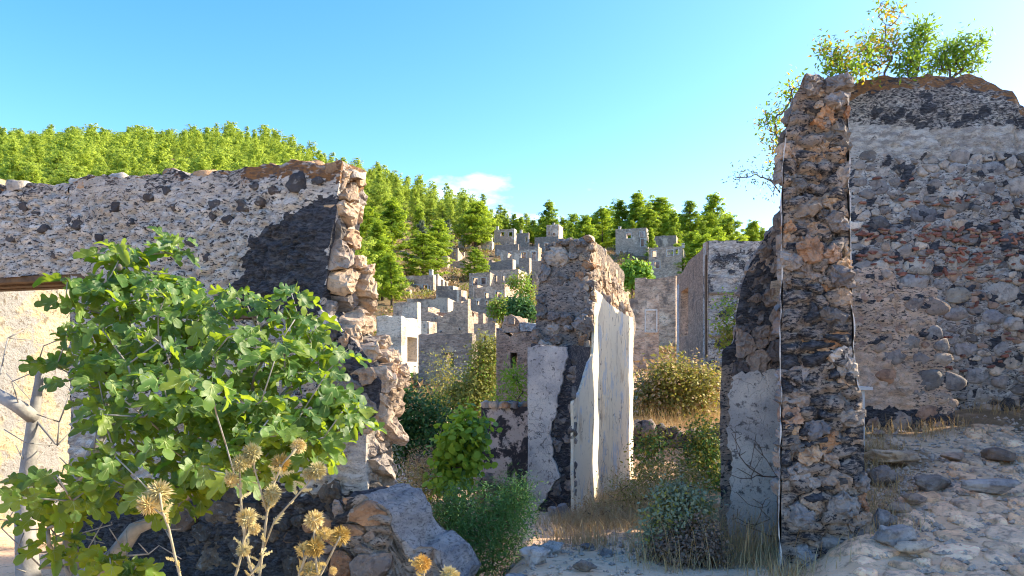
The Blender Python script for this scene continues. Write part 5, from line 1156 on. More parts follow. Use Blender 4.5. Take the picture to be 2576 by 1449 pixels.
figb = [(312, 640, 45, 28, 4.7, .1, 4), (330, 690, 60, 40, 4.8, .1, 4), (425, 632, 42, 42, 4.9, .1, 4), (425, 700, 50, 30, 4.8, .1, 3), (215, 740, 70, 45, 4.7, .2, 6), (330, 760, 90, 50, 4.7, .3, 9), (450, 775, 70, 45, 4.6, .2, 8), (590, 770, 70, 38, 4.6, .2, 7), (715, 770, 45, 45, 4.6, .1, 4), (745, 830, 50, 40, 4.5, .2, 5),
        (260, 830, 90, 60, 4.6, .3, 9), (400, 850, 90, 50, 4.5, .3, 11), (560, 850, 100, 50, 4.4, .3, 11), (690, 870, 70, 40, 4.4, .2, 7), (820, 890, 55, 40, 4.4, .2, 5), (200, 930, 80, 50, 4.6, .3, 6), (340, 940, 100, 50, 4.4, .3, 11), (500, 950, 100, 50, 4.3, .3, 11), (650, 960, 90, 50, 4.3, .3, 10), (790, 970, 60, 40, 4.3, .2, 6), (870, 990, 38, 30, 4.3, .1, 4),
        (560, 1190, 90, 50, 4.0, .2, 7), (650, 1200, 60, 40, 4.0, .2, 4), (400, 1260, 70, 30, 4.0, .2, 4), (820, 1150, 40, 30, 4.1, .1, 3), (880, 1040, 40, 30, 4.3, .1, 3), (280, 1030, 90, 50, 4.4, .3, 8), (430, 1040, 100, 50, 4.2, .3, 11), (590, 1050, 100, 50, 4.2, .3, 11), (740, 1050, 80, 40, 4.2, .2, 8), (830, 1060, 40, 40, 4.2, .2, 4), (300, 1130, 90, 50, 4.2, .3, 8), (450, 1140, 90, 50, 4.1, .3, 9), (590, 1120, 80, 50, 4.1, .2, 7), (720, 1120, 60, 40, 4.1, .2, 4), (800, 1110, 40, 30, 4.1, .1, 3),
        (90, 1220, 80, 40, 4.0, .2, 6), (130, 1280, 80, 40, 3.9, .2, 5), (220, 1240, 60, 40, 4.0, .2, 4), (330, 1210, 80, 40, 4.1, .2, 5), (470, 1220, 60, 50, 4.0, .2, 4), (740, 1180, 30, 30, 4.0, .1, 2), (160, 1380, 90, 40, 4.3, .2, 4), (300, 1410, 70, 30, 4.2, .2, 4), (380, 1440, 60, 20, 4.2, .2, 2)]
tg = []
for u, v, ru, rv, Y, dY, n in figb:
    for _ in range(int(n*1.2+.5)):
        a, q = rg.uniform(0, 6.28), math.sqrt(rg.random()); tg.append(at(u+math.cos(a)*q*ru, v+math.sin(a)*q*rv, Y+rg.normal(0, dY)))
bare = [at(u, v, Y) for u, v, Y in [(20, 850, 5.1), (60, 830, 5.2), (110, 870, 5.0), (160, 850, 5.0), (5, 920, 5.0), (140, 910, 5.2), (30, 960, 4.9), (10, 1080, 4.8), (180, 980, 5.0), (5, 1330, 4.4), (60, 1340, 4.3), (120, 1330, 4.2), (250, 1330, 4.2), (40, 1120, 5.0), (190, 1330, 4.4), (150, 1150, 4.8)]]
bare += [at(rg.uniform(-10, 480), rg.uniform(1290, 1445), rg.uniform(4.1, 4.9)) for _ in range(34)]+[at(rg.uniform(0, 190), rg.uniform(840, 1130), rg.uniform(4.8, 5.4)) for _ in range(14)]
roots = [[at(95, 1560, 5.0), at(70, 1440, 5.0), at(62, 1300, 5.05), at(70, 1180, 5.1), at(85, 1050, 5.1), at(98, 960, 5.1), at(100, 900, 5.1)],
         [at(85, 1050, 5.1), at(50, 1025, 5.0), at(-10, 990, 5.0)],
         [at(120, 1560, 4.9), at(190, 1470, 4.7), at(290, 1400, 4.6), at(340, 1330, 4.6), at(400, 1305, 4.6), at(450, 1200, 4.7), at(520, 1060, 4.7), at(548, 960, 4.7), at(560, 880, 4.75)],
         [at(190, 1470, 4.7), at(175, 1350, 4.75), at(200, 1200, 4.8), at(280, 1050, 4.8), at(320, 900, 4.85), at(330, 780, 4.9)],
         [at(400, 1305, 4.6), at(520, 1190, 4.5), at(640, 1080, 4.5), at(730, 980, 4.5)]]
N, P, tips = [], [], []
# build with thick limbs: root polylines share the first node's neighbourhood
NN, PP, TT = tree_net(roots, tg+bare, .16, .028, 31, .15)
net_mesh(NN, PP, .0034, .075, 2.15, 6).build('branches', M_FIGBARK, fig, smooth=True)
b = MB()
for poly, r in [(roots[0], .085), (roots[1], .05), (roots[2], .075), (roots[3], .05), (roots[4], .04)]:
    b.tube(poly, [r*(1-.135*i) for i in range(len(poly))], 8)
b.build('trunk', M_FIGBARK, fig, smooth=True)
LV = []
camp = np.array([0, 0, EYE]); sunv = np.array(SUNV)
for q, t in enumerate(tg):
    for j in range(4 + (q % 3 == 0)):
        az = j*2.4+rg.uniform(0, 1.2)+q; out = np.array([math.cos(az), math.sin(az), rg.uniform(-.35, .35)]); tipd = unit(out+np.array([0, 0, -.25])+.25*unit(camp-t))
        nrm = unit(np.array([0, 0, .75])+.30*sunv+.38*unit(camp-t)+rg.normal(0, .33, 3)+out*.25); sz = rg.uniform(.07, .118)*(.8 if q % 5 == 0 else 1)
        LV.append((t+out*rg.uniform(.03, .075), nrm, tipd, sz, int(rg.integers(5))))
# nearest / largest 300 as leaves of their own
vis = sorted(range(len(LV)), key=lambda i: -LV[i][3]/LV[i][0][1]); own = set(vis[:300])
RV, RF, RR, RM, ro = [], [], [], [], 0
def frame_of(n, t):
    t = unit(t-n*np.dot(t, n)); return np.stack([np.cross(t, n), t, n], 1)
for i, (c, n_, t_, sz, kx) in enumerate(LV):
    B = frame_of(n_, t_); base = c+B[:, 1]*.0
    if i in own:
        o = bpy.data.objects.new('leaf', FIGM[kx]); M4 = Matrix.Identity(4)
        for a in range(3):
            for b_ in range(3): M4[a][b_] = B[a, b_]*sz
            M4[a][3] = c[a]-ORG[fig.name][a]
        link(o, fig); o.matrix_local = M4
    else:
        V = FIGL[kx][0]@(B.T*sz)+c; RV.append(V); RF += [[k_+ro for k_ in f] for f in FIGL[kx][1]]; RM += FIGL[kx][2]; RR.append(np.full(len(V), rg.random())); ro += len(V)
if RV:
    o = put('leaves', np.concatenate(RV), RF, [M_FIG, M_VEIN], fig, True, {'rnd': np.concatenate(RR)}, fmat=RM); o['kind'] = 'stuff'
# a few figs
for u, v, Y in [(598, 757, 4.5), (300, 672, 4.6), (812, 1005, 4.2), (262, 935, 4.4), (478, 870, 4.3), (560, 1010, 4.2)]:
    bm = bmesh.new(); bmesh.ops.create_uvsphere(bm, u_segments=10, v_segments=7, radius=.019)
    for v_ in bm.verts: v_.co.z *= 1.15; v_.co.xy *= 1-.35*max(0, v_.co.z/.02)
    V = np.array([q.co[:] for q in bm.verts])+at(u, v, Y); Fc = [[q.index for q in f.verts] for f in bm.faces]; bm.free()
    put('fig', V, Fc, M_FIGFRUIT if 'M_FIGFRUIT' in globals() else M_TWIG, fig, True, own=True)

# ------------------------------------------------------------------ 9 globe thistles
def thistle_head(seed, mat):
    rg_ = np.random.default_rng(seed); V, Fc = [], []; n = 230
    ga = math.pi*(3-math.sqrt(5))
    for i in range(n):
        z = 1-2*(i+.5)/n; r = math.sqrt(1-z*z); a = i*ga; d = unit(np.array([r*math.cos(a), r*math.sin(a), z])+rg_.normal(0, .08, 3)); L = rg_.uniform(.80, 1.05)*(1.18 if rg_.random() < .1 else 1)
        s = unit(np.cross(d, [.3, .5, .8])); t = np.cross(d, s); o = len(V)
        for q in range(3): V.append(d*.40+(s*math.cos(q*2.094)+t*math.sin(q*2.094))*.035)
        for q in range(3): V.append(d*.74*L+(s*math.cos(q*2.094)+t*math.sin(q*2.094))*.050)
        V.append(d*L)
        for q in range(3): Fc.append([o+q, o+(q+1) % 3, o+3+(q+1) % 3, o+3+q]); Fc.append([o+3+q, o+3+(q+1) % 3, o+6])
    bm = bmesh.new(); bmesh.ops.create_icosphere(bm, subdivisions=2, radius=.48); o = len(V)
    V += [v.co[:] for v in bm.verts]; Fc += [[v.index+o for v in f.verts] for f in bm.faces]; bm.free()
    V = np.array(V); m = mesh_of('flower_head', V, Fc, mat, False, {'rnd': np.repeat(rg_.random(len(V)//7+1), 7)[:len(V)]}); return m
TH = [thistle_head(1, M_THIST), thistle_head(2, M_THIST), thistle_head(3, M_THISTY)]
def spiny_leaf(m, p, d, L, rg_):
    """narrow lobed leaf of spines along a short rib"""
    d = unit(np.asarray(d, float)); s = unit(np.cross(d, [0.2, 0.9, .3])); m.tube([p, p+d*L], [.0016, .0005], 3)
    for i in range(7):
        q = p+d*L*(i+1)/8; l_ = L*.30*(1-.08*i)
        for sg in (1, -1):
            e = q+unit(d*.7+s*sg+rg_.normal(0, .25, 3))*l_; m.add([q-d*.004, q+d*.004, e], [(0, 1, 2)])
def thistle(label, Y, stems, heads, seed):
    """stems: list of polylines of (u,v[,dY]) ; heads: (u,v,r,kind)"""
    rg_ = np.random.default_rng(seed); u0, v0 = stems[0][0][:2]; b0 = at(u0, v0, Y); g0 = gz(b0[0], b0[1])
    t = thing('globe_thistle', label, 'thistle', (b0[0], b0[1], min(g0, b0[2])), 'dried globe thistles in the foreground')
    m = MB(); lf = MB(); first = True
    for pl in stems:
        pts = [at(q[0], q[1], Y+(q[2] if len(q) > 2 else 0)) for q in pl]
        if first or pl[0][1] >= 1440:
            pts = [np.array([b0[0]+(pts[0][0]-b0[0])*.3, Y, g0-.02])]+pts; first = False
        n = len(pts); r0 = .0048 if pl[0][1] >= 1440 else .0034
        m.tube(pts, [r0*(1-.4*i/n) for i in range(n)], 6)
        for a, b_ in zip(pts[:-1], pts[1:]):
            for f in (.25, .55, .85):
                if rg_.random() < .65: spiny_leaf(lf, a+(b_-a)*f, unit(np.array([rg_.normal(), rg_.normal()*.6, rg_.uniform(.1, .8)])), rg_.uniform(.02, .055), rg_)
    m.build('stem', M_TSTEM, t, smooth=True)
    if lf.n: lf.build('spiny_leaves', M_THIST, t)
    for u, v, r, kd in heads:
        p = at(u, v, Y+rg_.normal(0, .02)); o = bpy.data.objects.new('flower_head', TH[kd]); sc = r/F*Y; o.scale = (sc,)*3
        o.rotation_euler = tuple(rg_.uniform(0, 6.28, 3)); o.location = p-ORG[t.name]; link(o, t)
YH_ = 2.45
thistle('left dried globe thistle with two round heads on one leaning stem', YH_, [[(456, 1460), (440, 1400), (425, 1330), (408, 1285), (402, 1240)], [(416, 1300), (395, 1285), (375, 1272)]], [(400, 1238, 36, 0), (372, 1270, 30, 1)], 1)
thistle('tallest dried globe thistle in the centre of the clump with many round heads', YH_, [[(652, 1460), (660, 1390), (672, 1290), (690, 1215), (712, 1165), (745, 1130)], [(660, 1390), (690, 1310), (735, 1260), (775, 1215), (790, 1190)], [(672, 1290), (655, 1230), (640, 1180), (636, 1145)], [(690, 1215), (700, 1190), (705, 1168)], [(640, 1460), (618, 1380), (608, 1290), (604, 1220), (603, 1175)], [(604, 1230), (592, 1215), (582, 1205)], [(672, 1290), (680, 1262), (684, 1240)]],
        [(634, 1138, 27, 0), (604, 1166, 25, 1), (626, 1160, 20, 0), (706, 1165, 28, 2), (752, 1122, 23, 0), (581, 1204, 20, 1), (797, 1184, 27, 0), (775, 1192, 18, 1), (686, 1240, 26, 1), (676, 1262, 20, 0)], 2)
thistle('spindly globe thistle in the middle with drooping greenish heads', YH_-.1, [[(590, 1460), (606, 1400), (618, 1330), (622, 1305)], [(606, 1400), (612, 1385), (610, 1370)], [(618, 1460), (650, 1420), (660, 1380)]], [(621, 1303, 30, 1), (612, 1385, 20, 1), (640, 1330, 18, 0)], 3)
thistle('right dried globe thistle with a cluster of six golden heads', YH_, [[(748, 1460), (770, 1400), (790, 1350), (792, 1315)], [(770, 1400), (790, 1380), (812, 1352), (818, 1340)], [(800, 1460), (825, 1410), (845, 1370), (856, 1350)], [(748, 1460), (765, 1410), (764, 1385)], [(800, 1460), (795, 1410), (792, 1385)], [(780, 1460), (782, 1440), (785, 1425)]],
        [(790, 1308, 28, 0), (856, 1348, 29, 2), (818, 1342, 20, 0), (793, 1378, 28, 2), (764, 1384, 22, 0), (784, 1436, 26, 0), (838, 1436, 12, 1)], 4)
thistle('small golden globe thistle at the bottom edge in front of the grey stub', YH_, [[(1068, 1475), (1066, 1440), (1064, 1425)]], [(1063, 1418, 26, 2)], 5)
thistle('pale globe thistle head cut off by the bottom edge, right of the golden one', YH_, [[(1130, 1480), (1130, 1460), (1130, 1450)]], [(1130, 1447, 26, 0)], 6)

# ------------------------------------------------------------------ 10 bushes and undergrowth
sh('round fine-leaved green bush in the middle foreground', 1210, 1449, 6.3, [(1215, 1290, 100, 70, 3), (1150, 1330, 55, 80, 2), (1280, 1300, 50, 80, 2), (1210, 1390, 100, 60, 3), (1130, 1290, 35, 40, 1), (1300, 1250, 30, 40, 1)], M_GREENF, leaf=.036, n=20000, prof=NARROW, stems=60, seed=1, clump=.13, stem_r=.004)
sh('deep green shrub spilling out behind the broken wall end', 1010, 1200, 13, [(985, 1030, 35, 70, 2), (1030, 1050, 60, 70, 3), (1090, 1080, 60, 60, 2), (985, 1120, 40, 60, 2), (1060, 1130, 80, 40, 2)], M_DEEPF, leaf=.075, n=9000, seed=2, clump=.24, stem_r=.008)
sh('grey-blue little shrub close beside the wall end', 965, 1160, 8.5, [(965, 1120, 28, 45, 1)], M_SAGE, leaf=.04, n=900, seed=3, clump=.12)
sh('big olive-yellow shrub in front of the dark grey house', 1170, 1060, 23, [(1140, 1010, 70, 40, 2), (1195, 985, 55, 50, 2), (1220, 930, 35, 55, 2), (1225, 880, 25, 25, 1), (1100, 1035, 60, 30, 1), (1210, 1040, 45, 30, 1)], M_OLIVEF, leaf=.10, n=11000, seed=4, clump=.35, stem_r=.012, mat2=M_LIMEF, f2=.12)
sh('thin pale sapling in front of the bright window of the dark grey house', 1112, 1010, 27, [(1112, 900, 22, 30, 1), (1125, 940, 34, 45, 2), (1100, 960, 28, 45, 2)], M_OLIVEF, leaf=.10, n=1000, seed=5, clump=.4, mat2=M_PINEG, f2=.5)
sh('leafy green sapling with round leaves left of the low sooty wall', 1160, 1250, 9.2, [(1160, 1110, 42, 45, 2), (1150, 1160, 45, 40, 2), (1185, 1075, 25, 25, 1), (1140, 1215, 50, 30, 1)], M_LIMEF, leaf=.085, n=1700, prof=ROUND, seed=6, clump=.16, stem_r=.006, mat2=M_GREENF, f2=.15, per=14)
sh('green creeper hanging on the chimney wall beside the grey plaster', 1300, 1010, 13.6, [(1296, 945, 20, 22, 2), (1306, 985, 16, 30, 1), (1258, 1010, 22, 12, 1)], M_LIMEF, leaf=.11, n=700, prof=NARROW, seed=7, clump=.18, name='creeper', cat='creeper', per=12)
sh('rounded yellow-green bush filling the right gap below the corner house', 1705, 1060, 17, [(1700, 955, 70, 40, 3), (1660, 985, 50, 45, 2), (1760, 975, 50, 55, 3), (1720, 1020, 90, 40, 3), (1630, 1010, 25, 30, 1)], M_OLIVEF, leaf=.085, n=12000, seed=8, clump=.30, stem_r=.010, mat2=M_DRYF, f2=.25)
sh('green shrub growing at the foot of the dry terrace in the right gap', 1780, 1260, 11.5, [(1775, 1110, 40, 60, 2), (1750, 1170, 40, 60, 2), (1790, 1200, 30, 70, 2), (1640, 1120, 45, 30, 1), (1630, 1180, 40, 40, 1)], M_OLIVEF, leaf=.055, n=7000, seed=9, clump=.20, mat2=M_GREENF, f2=.55)
sh('grey-green sage bush with brown seed stalks right of the dirt patch', 1710, 1449, 6.0, [(1700, 1290, 70, 40, 2), (1660, 1340, 40, 40, 1), (1740, 1270, 40, 40, 1), (1690, 1250, 25, 20, 1)], M_SAGE, leaf=.040, n=3800, seed=10, clump=.11, stem_r=.004, mat2=M_OLIVEF, f2=.15)
sh('rust-brown dead flower stalks below the sage bush', 1730, 1500, 5.8, [(1720, 1390, 80, 60, 2), (1770, 1380, 50, 80, 2), (1680, 1400, 50, 40, 1)], M_RUSTF, leaf=.022, n=6500, prof=ROUND, seed=11, clump=.08, stem_r=.003, stems=70, name='dead_bush', cat='dead bush')
sh('mixed dry shrub leaning against the sunlit foot of the cream wall', 1600, 1330, 8.6, [(1600, 1230, 55, 45, 2), (1560, 1250, 40, 30, 1), (1660, 1220, 45, 50, 2), (1720, 1200, 50, 50, 2)], M_OLIVEF, leaf=.045, n=5500, prof=NARROW, seed=12, clump=.18, mat2=M_DRYF, f2=.5)
sh('pale yellow-green young tree beside the upper edge of the dark pier', 1838, 900, 13.5, [(1838, 845, 28, 35, 2), (1832, 790, 20, 35, 1), (1850, 870, 22, 22, 1)], M_OLIVEF, leaf=.07, n=1300, seed=13, clump=.22, bz=.3, mat2=M_LIMEF, f2=.3)
sh('bright round green bush below the two storey ruin', 1597, 725, 68, [(1597, 692, 32, 24, 2)], M_LIMEF, leaf=.32, n=2600, prof=ROUND, seed=14, clump=.6, stem_r=.03)
sh('yellowish bush in front of the dark terrace house', 1259, 800, 62, [(1259, 777, 24, 20, 2)], M_LIMEF, leaf=.25, n=1700, seed=15, clump=.5, stem_r=.03, mat2=M_OLIVEF, f2=.5)
sh('dark green bush right of the yellowish bush in the village', 1315, 815, 58, [(1315, 782, 32, 28, 2), (1300, 765, 20, 15, 1)], M_DEEPF, leaf=.26, n=2600, seed=16, clump=.5, stem_r=.03)
sh('tall yellow-green bush beside the sunlit side of the long pale house', 1322, 770, 76, [(1318, 722, 22, 35, 2), (1330, 745, 18, 30, 1), (1296, 708, 18, 12, 1)], M_OLIVEF, leaf=.26, n=1700, seed=17, clump=.5, stem_r=.03, mat2=M_LIMEF, f2=.5)
sh('dry yellow shrub low down left of the middle foreground bush', 1040, 1380, 8.0, [(1040, 1320, 45, 45, 2), (1030, 1360, 35, 35, 1)], M_LIMEF, leaf=.035, n=3200, prof=NARROW, seed=18, clump=.14, mat2=M_OLIVEF, f2=.6)
sh('orange-brown dry shrub between the wall end and the leafy sapling', 1080, 1280, 9.3, [(1085, 1250, 45, 40, 2), (1050, 1210, 40, 35, 1), (1030, 1250, 40, 40, 1)], M_DRYF, leaf=.045, n=3800, prof=NARROW, seed=19, clump=.16, mat2=M_OLIVEF, f2=.5)
sh('brown dry scrub under the deep green shrub', 1080, 1220, 10.5, [(1075, 1165, 60, 30, 2), (1050, 1190, 50, 25, 1)], M_DRYF, leaf=.045, n=3000, prof=NARROW, seed=20, clump=.15, mat2=M_RUSTF, f2=.4)
sh('spiky dry tuft at the foot of the cream wall, beside the small rocks', 1530, 1310, 8.3, [(1560, 1290, 60, 22, 1), (1500, 1290, 40, 15, 1)], M_DRYF, leaf=.05, n=1500, prof=NARROW, seed=21, clump=.12, name='dry_tuft', cat='dry tuft')
# shrubs rooted on the crest of the tall wall and behind the pillar
def crest(label, u, v0, Y, blobs, seed, n, mat2=None, f2=.3, m=None, leaf=.062, **kw):
    p = at(u, v0, Y); bl = [(at(b[0], b[1], Y+rng.normal(0, .1)), (b[2]/F*Y, b[2]*.7/F*Y, b[3]/F*Y), b[4]) for b in blobs]
    shrub('wall_shrub', label, 'shrub', tuple(p), bl, m or M_TEREB, leaf, n, NARROW if kw.get('nar') else [(0, 0, 0), (.19, .45, .04), (0, 1.0, 0), (-.19, .45, .04)], 200, seed, None, .25, .0028, .10, mat2, f2, None, .04, 9, .2)
crest('leftmost shrub on the crest, yellow and brown with bare twigs', 2140, 200, 8.7, [(2105, 135, 40, 35, 2), (2120, 175, 45, 25, 2), (2160, 160, 25, 40, 1), (2070, 115, 20, 20, .4)], 41, 1000, M_YELLF, .3)
crest('tall twiggy shrub whose top leaves the picture above the tall wall', 2225, 195, 9.2, [(2235, 110, 35, 45, 2), (2190, 150, 35, 40, 2), (2245, 30, 40, 35, 1), (2180, 110, 20, 25, 1)], 42, 1100, M_YELLF, .45)
crest('upright green shrub in the middle of the tall wall crest', 2300, 190, 9.1, [(2310, 110, 28, 50, 2), (2290, 160, 40, 30, 2), (2325, 80, 15, 25, 1)], 43, 1300, M_LIMEF, .2)
crest('rightmost spreading green shrub on the tall wall crest', 2390, 188, 9.2, [(2390, 140, 40, 40, 3), (2430, 120, 40, 40, 2), (2465, 100, 20, 20, .5), (2350, 165, 30, 20, 1), (2440, 165, 30, 20, 1)], 44, 1600, M_LIMEF, .3)
crest('straggling shrub with yellow leaves hanging left of the pillar top', 1965, 420, 6.6, [(1940, 300, 28, 40, 2), (1955, 370, 20, 50, 2), (1985, 240, 20, 25, 1), (2000, 215, 18, 15, .7)], 45, 700, M_YELLF, .3, leaf=.045)
crest('thin leafless twig branching out left of the pillar', 1962, 470, 6.8, [(1900, 440, 30, 14, 1), (1945, 460, 20, 35, 1), (1850, 440, 25, 10, .5)], 46, 260, M_SAGE, .9, leaf=.03)

# thorny dead branches against the pier
tb = thing('thorn_bush', 'bare dark thorn branches in front of the plastered pier', 'thorn bush', (at_z(1940, 6.3), 6.3, gz(at_z(1940, 6.3), 6.3)))
tg = [at(rg.uniform(1818, 1950), rg.uniform(1080, 1200), 6.35+rg.normal(0, .1)) for _ in range(30)]+[at(rg.uniform(1840, 1950), rg.uniform(1230, 1330), 6.3+rg.normal(0, .1)) for _ in range(22)]
NN, PP, _ = tree_net([[at(1962, 1480, 6.3), at(1958, 1350, 6.35), at(1956, 1200, 6.4), at(1955, 1130, 6.42)]], tg, .07, .07, 5, .3)
net_mesh(NN, PP, .0025, .012, 2.4, 4).build('branches', M_TWIG, tb)

# ------------------------------------------------------------------ 11 grass and scrub masses
def blades(name, label, cat, pts, h, wd, mat, seed, lean=.5):
    r = np.random.default_rng(seed); n = len(pts); d = unit(r.normal(size=(n, 3))*[1, 1, 0]); H_ = h*r.uniform(.4, 1.3, n)
    s = np.stack([-d[:, 1], d[:, 0], d[:, 0]*0], 1)*(wd*r.uniform(.6, 1.3, n))[:, None]; le = (lean*r.uniform(.1, 1.2, n)*H_)[:, None]
    p0, p1, p2 = pts-s, pts+s, pts+d*le*.35+np.stack([H_*0, H_*0, H_*.6], 1); tip = pts+d*le+np.stack([H_*0, H_*0, H_], 1)
    V = np.stack([p0, p1, p2+s*.7, p2-s*.7, tip], 1).reshape(-1, 3); b = np.arange(n)[:, None]*5
    Fc = [list(map(int, q)) for q in np.concatenate([b+np.array([0, 1, 2, 3])], 0)]+[list(map(int, q)) for q in (b+np.array([3, 2, 4]))]
    return tag(put(name, V, Fc, mat, None, False, {'rnd': np.repeat(r.random(n), 5)}), label, cat, kind='stuff')
def gpts(regions, seed, clump=.12, per=14):
    """regions: (u0,u1,Y0,Y1,n)"""
    r = np.random.default_rng(seed); out = []
    for u0, u1, Y0, Y1, n in regions:
        Y = r.uniform(Y0, Y1, n//per); u = r.uniform(u0, u1, n//per); x = at_z(u, Y)
        x = np.repeat(x, per)+r.normal(0, clump, len(x)*per); y = np.repeat(Y, per)+r.normal(0, clump, len(Y)*per); out.append(np.stack([x, y, ground(x, y)-.01], 1))
    return np.concatenate(out)
blades('dry_grass', 'straw coloured dry grass and stalks along walls and on the terrace', 'dry grass', gpts([(1440, 1800, 7.6, 9.5, 5200), (1590, 1900, 15.3, 18, 6000), (1450, 1620, 9.5, 13, 1500), (950, 1180, 8, 13, 4500), (1620, 1960, 5.6, 7.5, 2600), (1380, 1560, 6.5, 9, 1500), (2165, 2240, 5.2, 7.6, 900), (2190, 2420, 7.85, 8.15, 380), (2380, 2600, 8.8, 8.95, 220), (1960, 2010, 5.0, 5.25, 200)], 5), .15, .0028, M_DRYF, 6, 1.3)
blades('dry_stalks', 'tall dry grass stalks at the foot of the pier and the cream wall', 'dry grass', gpts([(1640, 1960, 5.7, 6.6, 800), (1540, 1700, 7.8, 9.5, 700), (1600, 1850, 15, 17, 900)], 15, .25, 6), .42, .0022, M_DRYF, 16, .8)
# low scrub on the village slope: many little domes of leaves
r = np.random.default_rng(55); Y = np.concatenate([r.uniform(30, 215, 5200), r.uniform(17, 60, 700)]); u = np.concatenate([r.uniform(930, 1950, 5200), r.uniform(930, 1900, 700)]); x = at_z(u, Y); z = ground(x, Y)
den = fbm(np.stack([x*.12, Y*.12, x*0], 1), 3, 4); kp = den > -.18; x, Y, z = x[kp], Y[kp], z[kp]
def scrub(name, label, sel, mat, seed, per=26, hgt=.55):
    r = np.random.default_rng(seed); xs, ys, zs = x[sel], Y[sel], z[sel]; n = len(xs)*per; sz = np.repeat(r.uniform(.5, 1.4, len(xs)), per)
    d = unit(np.abs(r.normal(size=(n, 3)))*np.sign(r.normal(size=(n, 3)))*[1, 1, 0]+np.abs(r.normal(size=(n, 3)))*[0, 0, 1]); C = np.stack([np.repeat(xs, per), np.repeat(ys, per), np.repeat(zs, per)], 1)+d*(sz*r.uniform(.35, 1, n))[:, None]*[.9, .9, hgt]
    V, Fi, rr = scatter_faces(C, unit(d+r.normal(0, .5, (n, 3))), unit(d+r.normal(0, .6, (n, 3))+[0, 0, .5]), LEAFQ, np.minimum(.42, .0075*np.repeat(ys, per))*sz*r.uniform(.6, 1.2, n), r.random(n)*.5+np.repeat(r.random(len(xs)), per)*.5)
    tag(put(name, V, Fi, mat, None, False, {'rnd': rr}), label, 'scrub', kind='stuff')
q = np.random.default_rng(66).random(len(x))
scrub('brown_scrub', 'dry brown scrub covering the slope between the ruins', q < .62, M_DRYB if 'M_DRYB' in globals() else M_RUSTF, 71)
scrub('olive_scrub', 'olive green low scrub between the ruins', q >= .62, M_OLIVEF, 72)

# ------------------------------------------------------------------ 12 cobbled path and loose rocks
path = thing('path', None, None, (3.2, 6, .5)); path['kind'] = 'structure'
def on_ground(V, colr, mat, parent, name='cobble', dz=0.0):
    V = np.asarray(V); zg_ = ground(V[:, 0], V[:, 1]); c0 = V[:, :2].mean(0); W = np.stack([V[:, 0], V[:, 1], zg_+V[:, 2]+dz], 1)
    return W
def in_path(x, y):
    u = x/y*F+CU; v = HV-(gz(x, y)-EYE)*F/y
    return u > 2165 and u < 2680 and 4.0 < y < 8.3 and not (v < 1235 and u < 2470-(v-1040)*.5) and not v < 1075 and not (u < 2300-.25*(v-1180) and v < 1330)
ST_P = st = pack(in_path, (2.0, 6.0, 4.0, 8.3), [(.12, 130), (.085, 700), (.06, 3000)], .72, (), .9, 77)
restc = MB()
cl = cells(st, .8, 1.35, .016); cl.sort(key=lambda c: -st[c[0]][2])
for q_, (i, poly) in enumerate(cl):
    V, Fc = stone_geo(poly, .05, rng.uniform(.015, .05), 16, 5, .010, i+3000, 2); W = on_ground(V, None, None, path)
    W[:, 2] += rng.uniform(-.012, .012)
    if q_ < 300: put('cobble', W, Fc, M_COBBLE, path, True, own=True, color=pick([(.64, .45, .305), (.52, .38, .265), (.68, .50, .345), (.60, .40, .25)], rng))
    else: restc.add(W, Fc)
if restc.n: o = restc.build('small_cobbles', M_COBBLE, path, smooth=True); o['kind'] = 'stuff'; o.color = (.38, .34, .30, 1)
def rock(label, u, v, Y, wpx, hpx, col, seed, dep=.8, mat=None, cat='rock', emb=.25):
    bm = bmesh.new(); bmesh.ops.create_icosphere(bm, subdivisions=4, radius=1.0); V = np.array([q.co[:] for q in bm.verts]); Fc = [[q.index for q in f.verts] for f in bm.faces]; bm.free()
    r_ = np.random.default_rng(seed)
    for _ in range(11):
        d = unit(r_.normal(size=3)); o = r_.uniform(.42, .85); k_ = V@d; V = V-np.maximum(0, k_-o)[:, None]*d*.85
    V = V*(1+.42*fbm(V*1.5+seed, 5, seed, .6)[:, None])+vec_noise(V+seed, 5, .09, 4, seed)
    w_, h_ = wpx/F*Y/2, hpx/F*Y/2; V = V*[w_, w_*dep, h_]; x = at_z(u, Y); z0 = gz(x, Y); p = np.array([x, Y, z0+h_*(1-emb)])
    o = put('rock', V+p, Fc, mat or M_STONE, None, True, own=True, color=col); tag(o, label, cat, kind='thing'); return o
rock('long flat tan boulder at the left edge of the path', 2240, 1168, 6.9, 130, 46, (.34, .28, .21), 1)
rock('dark pitted boulder just below the long tan boulder', 2225, 1205, 6.4, 85, 66, (.17, .155, .145), 2)
rock('dark lumpy rock on the right of the path', 2515, 1172, 6.9, 90, 52, (.15, .12, .10), 3)
rock('long dark kerb stone across the path, left one', 2345, 1258, 6.15, 130, 60, (.14, .135, .13), 4, .45)
rock('long grey kerb stone across the path, right one', 2485, 1275, 6.0, 190, 46, (.25, .245, .245), 5, .35)
rock('grey rock leaning on the foot of the pillar', 2215, 1330, 5.45, 60, 70, (.17, .17, .175), 6)
rock('small tan rock on the dirt right of the pillar', 2208, 1070, 7.8, 34, 18, (.28, .21, .16), 7)
rock('brown rock among the cobbles under the dirt patch', 2300, 1290, 5.9, 60, 36, (.22, .18, .15), 8)
rock('rusty flat rock half buried in the path', 2400, 1180, 7.0, 60, 26, (.30, .22, .17), 9)
rock('large grey boulder at the end of the cracked stub', 1072, 1400, 5.3, 100, 90, (.24, .24, .245), 10)
rock('pale grey rock on the edge of the dirt patch', 1385, 1335, 6.2, 80, 44, (.27, .275, .28), 11)
rock('flat grey rock below the pale one by the green bush', 1350, 1385, 5.7, 90, 50, (.26, .265, .27), 12)
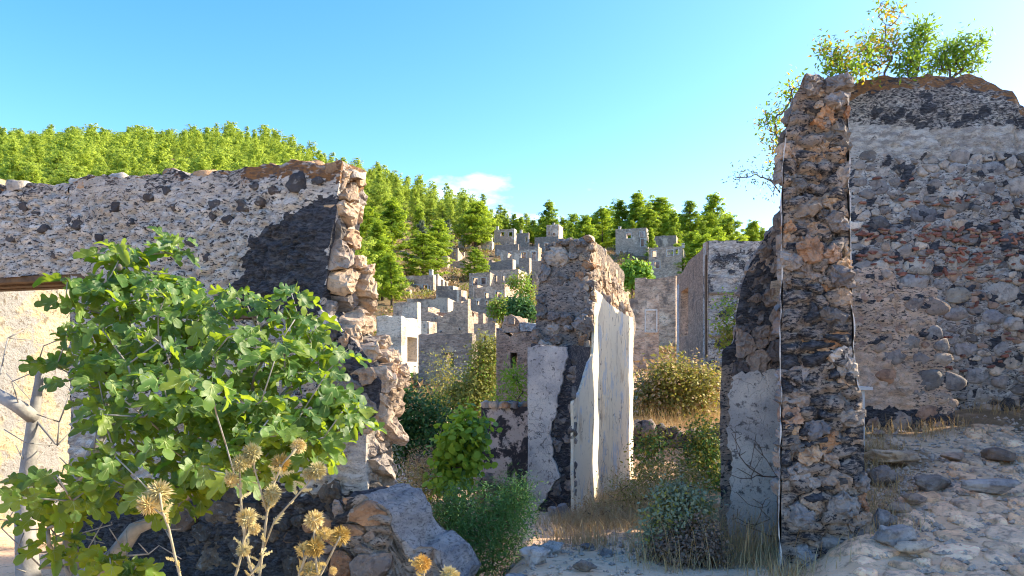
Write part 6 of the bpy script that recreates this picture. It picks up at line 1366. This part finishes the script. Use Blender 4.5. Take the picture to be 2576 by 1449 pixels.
rock('dark rock at the bottom of the dirt patch', 1470, 1425, 5.35, 62, 40, (.13, .125, .12), 13)
rock('small dark stone in the middle of the dirt patch', 1480, 1330, 6.5, 40, 20, (.14, .135, .13), 14)
rock('small stone beside the dry tuft on the dirt', 1528, 1350, 6.1, 36, 22, (.17, .165, .17), 15)
rock('light round stone below the crumbling pillar end', 1395, 1250, 9.4, 46, 36, (.25, .245, .24), 16)
rock('dark boulder at the foot of the crumbling pillar end', 1420, 1280, 9.2, 48, 44, (.16, .16, .165), 17)
rock('grey stone in the lower left corner of the dirt patch', 1300, 1440, 5.3, 70, 34, (.25, .25, .25), 18)
rock('pitted grey boulder at the bottom edge right of the pillar foot', 2235, 1405, 5.1, 120, 62, (.24, .23, .22), 19)
rock('flat tan rock at the bottom edge between pillar and cobbles', 2300, 1440, 4.95, 110, 40, (.30, .26, .215), 20)
rock('fist sized dark rock beside the pillar foot', 2240, 1350, 5.5, 44, 36, (.15, .145, .14), 21)
rock('low brown rock on the slope left of the cobbles', 2262, 1310, 5.75, 64, 34, (.27, .22, .175), 22)
# scattered gravel
r = np.random.default_rng(8); gm = MB()
for u0, u1, Y0, Y1, n in [(1260, 1640, 5.2, 8.5, 330), (2180, 2600, 6.6, 8.6, 380), (2180, 2330, 4.9, 6.8, 420), (2300, 2620, 4.6, 7.4, 500)]:
    for _ in range(n):
        Y_ = r.uniform(Y0, Y1); x_ = at_z(r.uniform(u0, u1), Y_); s_ = r.uniform(.008, .03); z_ = gz(x_, Y_)
        V = np.array([(1, 0, 0), (-1, .2, 0), (.1, 1, 0), (-.2, -1, 0), (.1, .1, .8), (0, 0, -.6)])*s_*r.uniform(.7, 1.3, (6, 1))+[x_, Y_, z_+s_*.25]
        gm.add(V, [(0, 2, 4), (2, 1, 4), (1, 3, 4), (3, 0, 4), (2, 0, 5), (1, 2, 5), (3, 1, 5), (0, 3, 5)])
o = gm.build('gravel', M_STONE_SMALL, None); o.color = (.32, .28, .24, 1); tag(o, 'loose gravel and stone chips on the dirt', 'gravel', kind='stuff')
print('total', time.time()-T0)
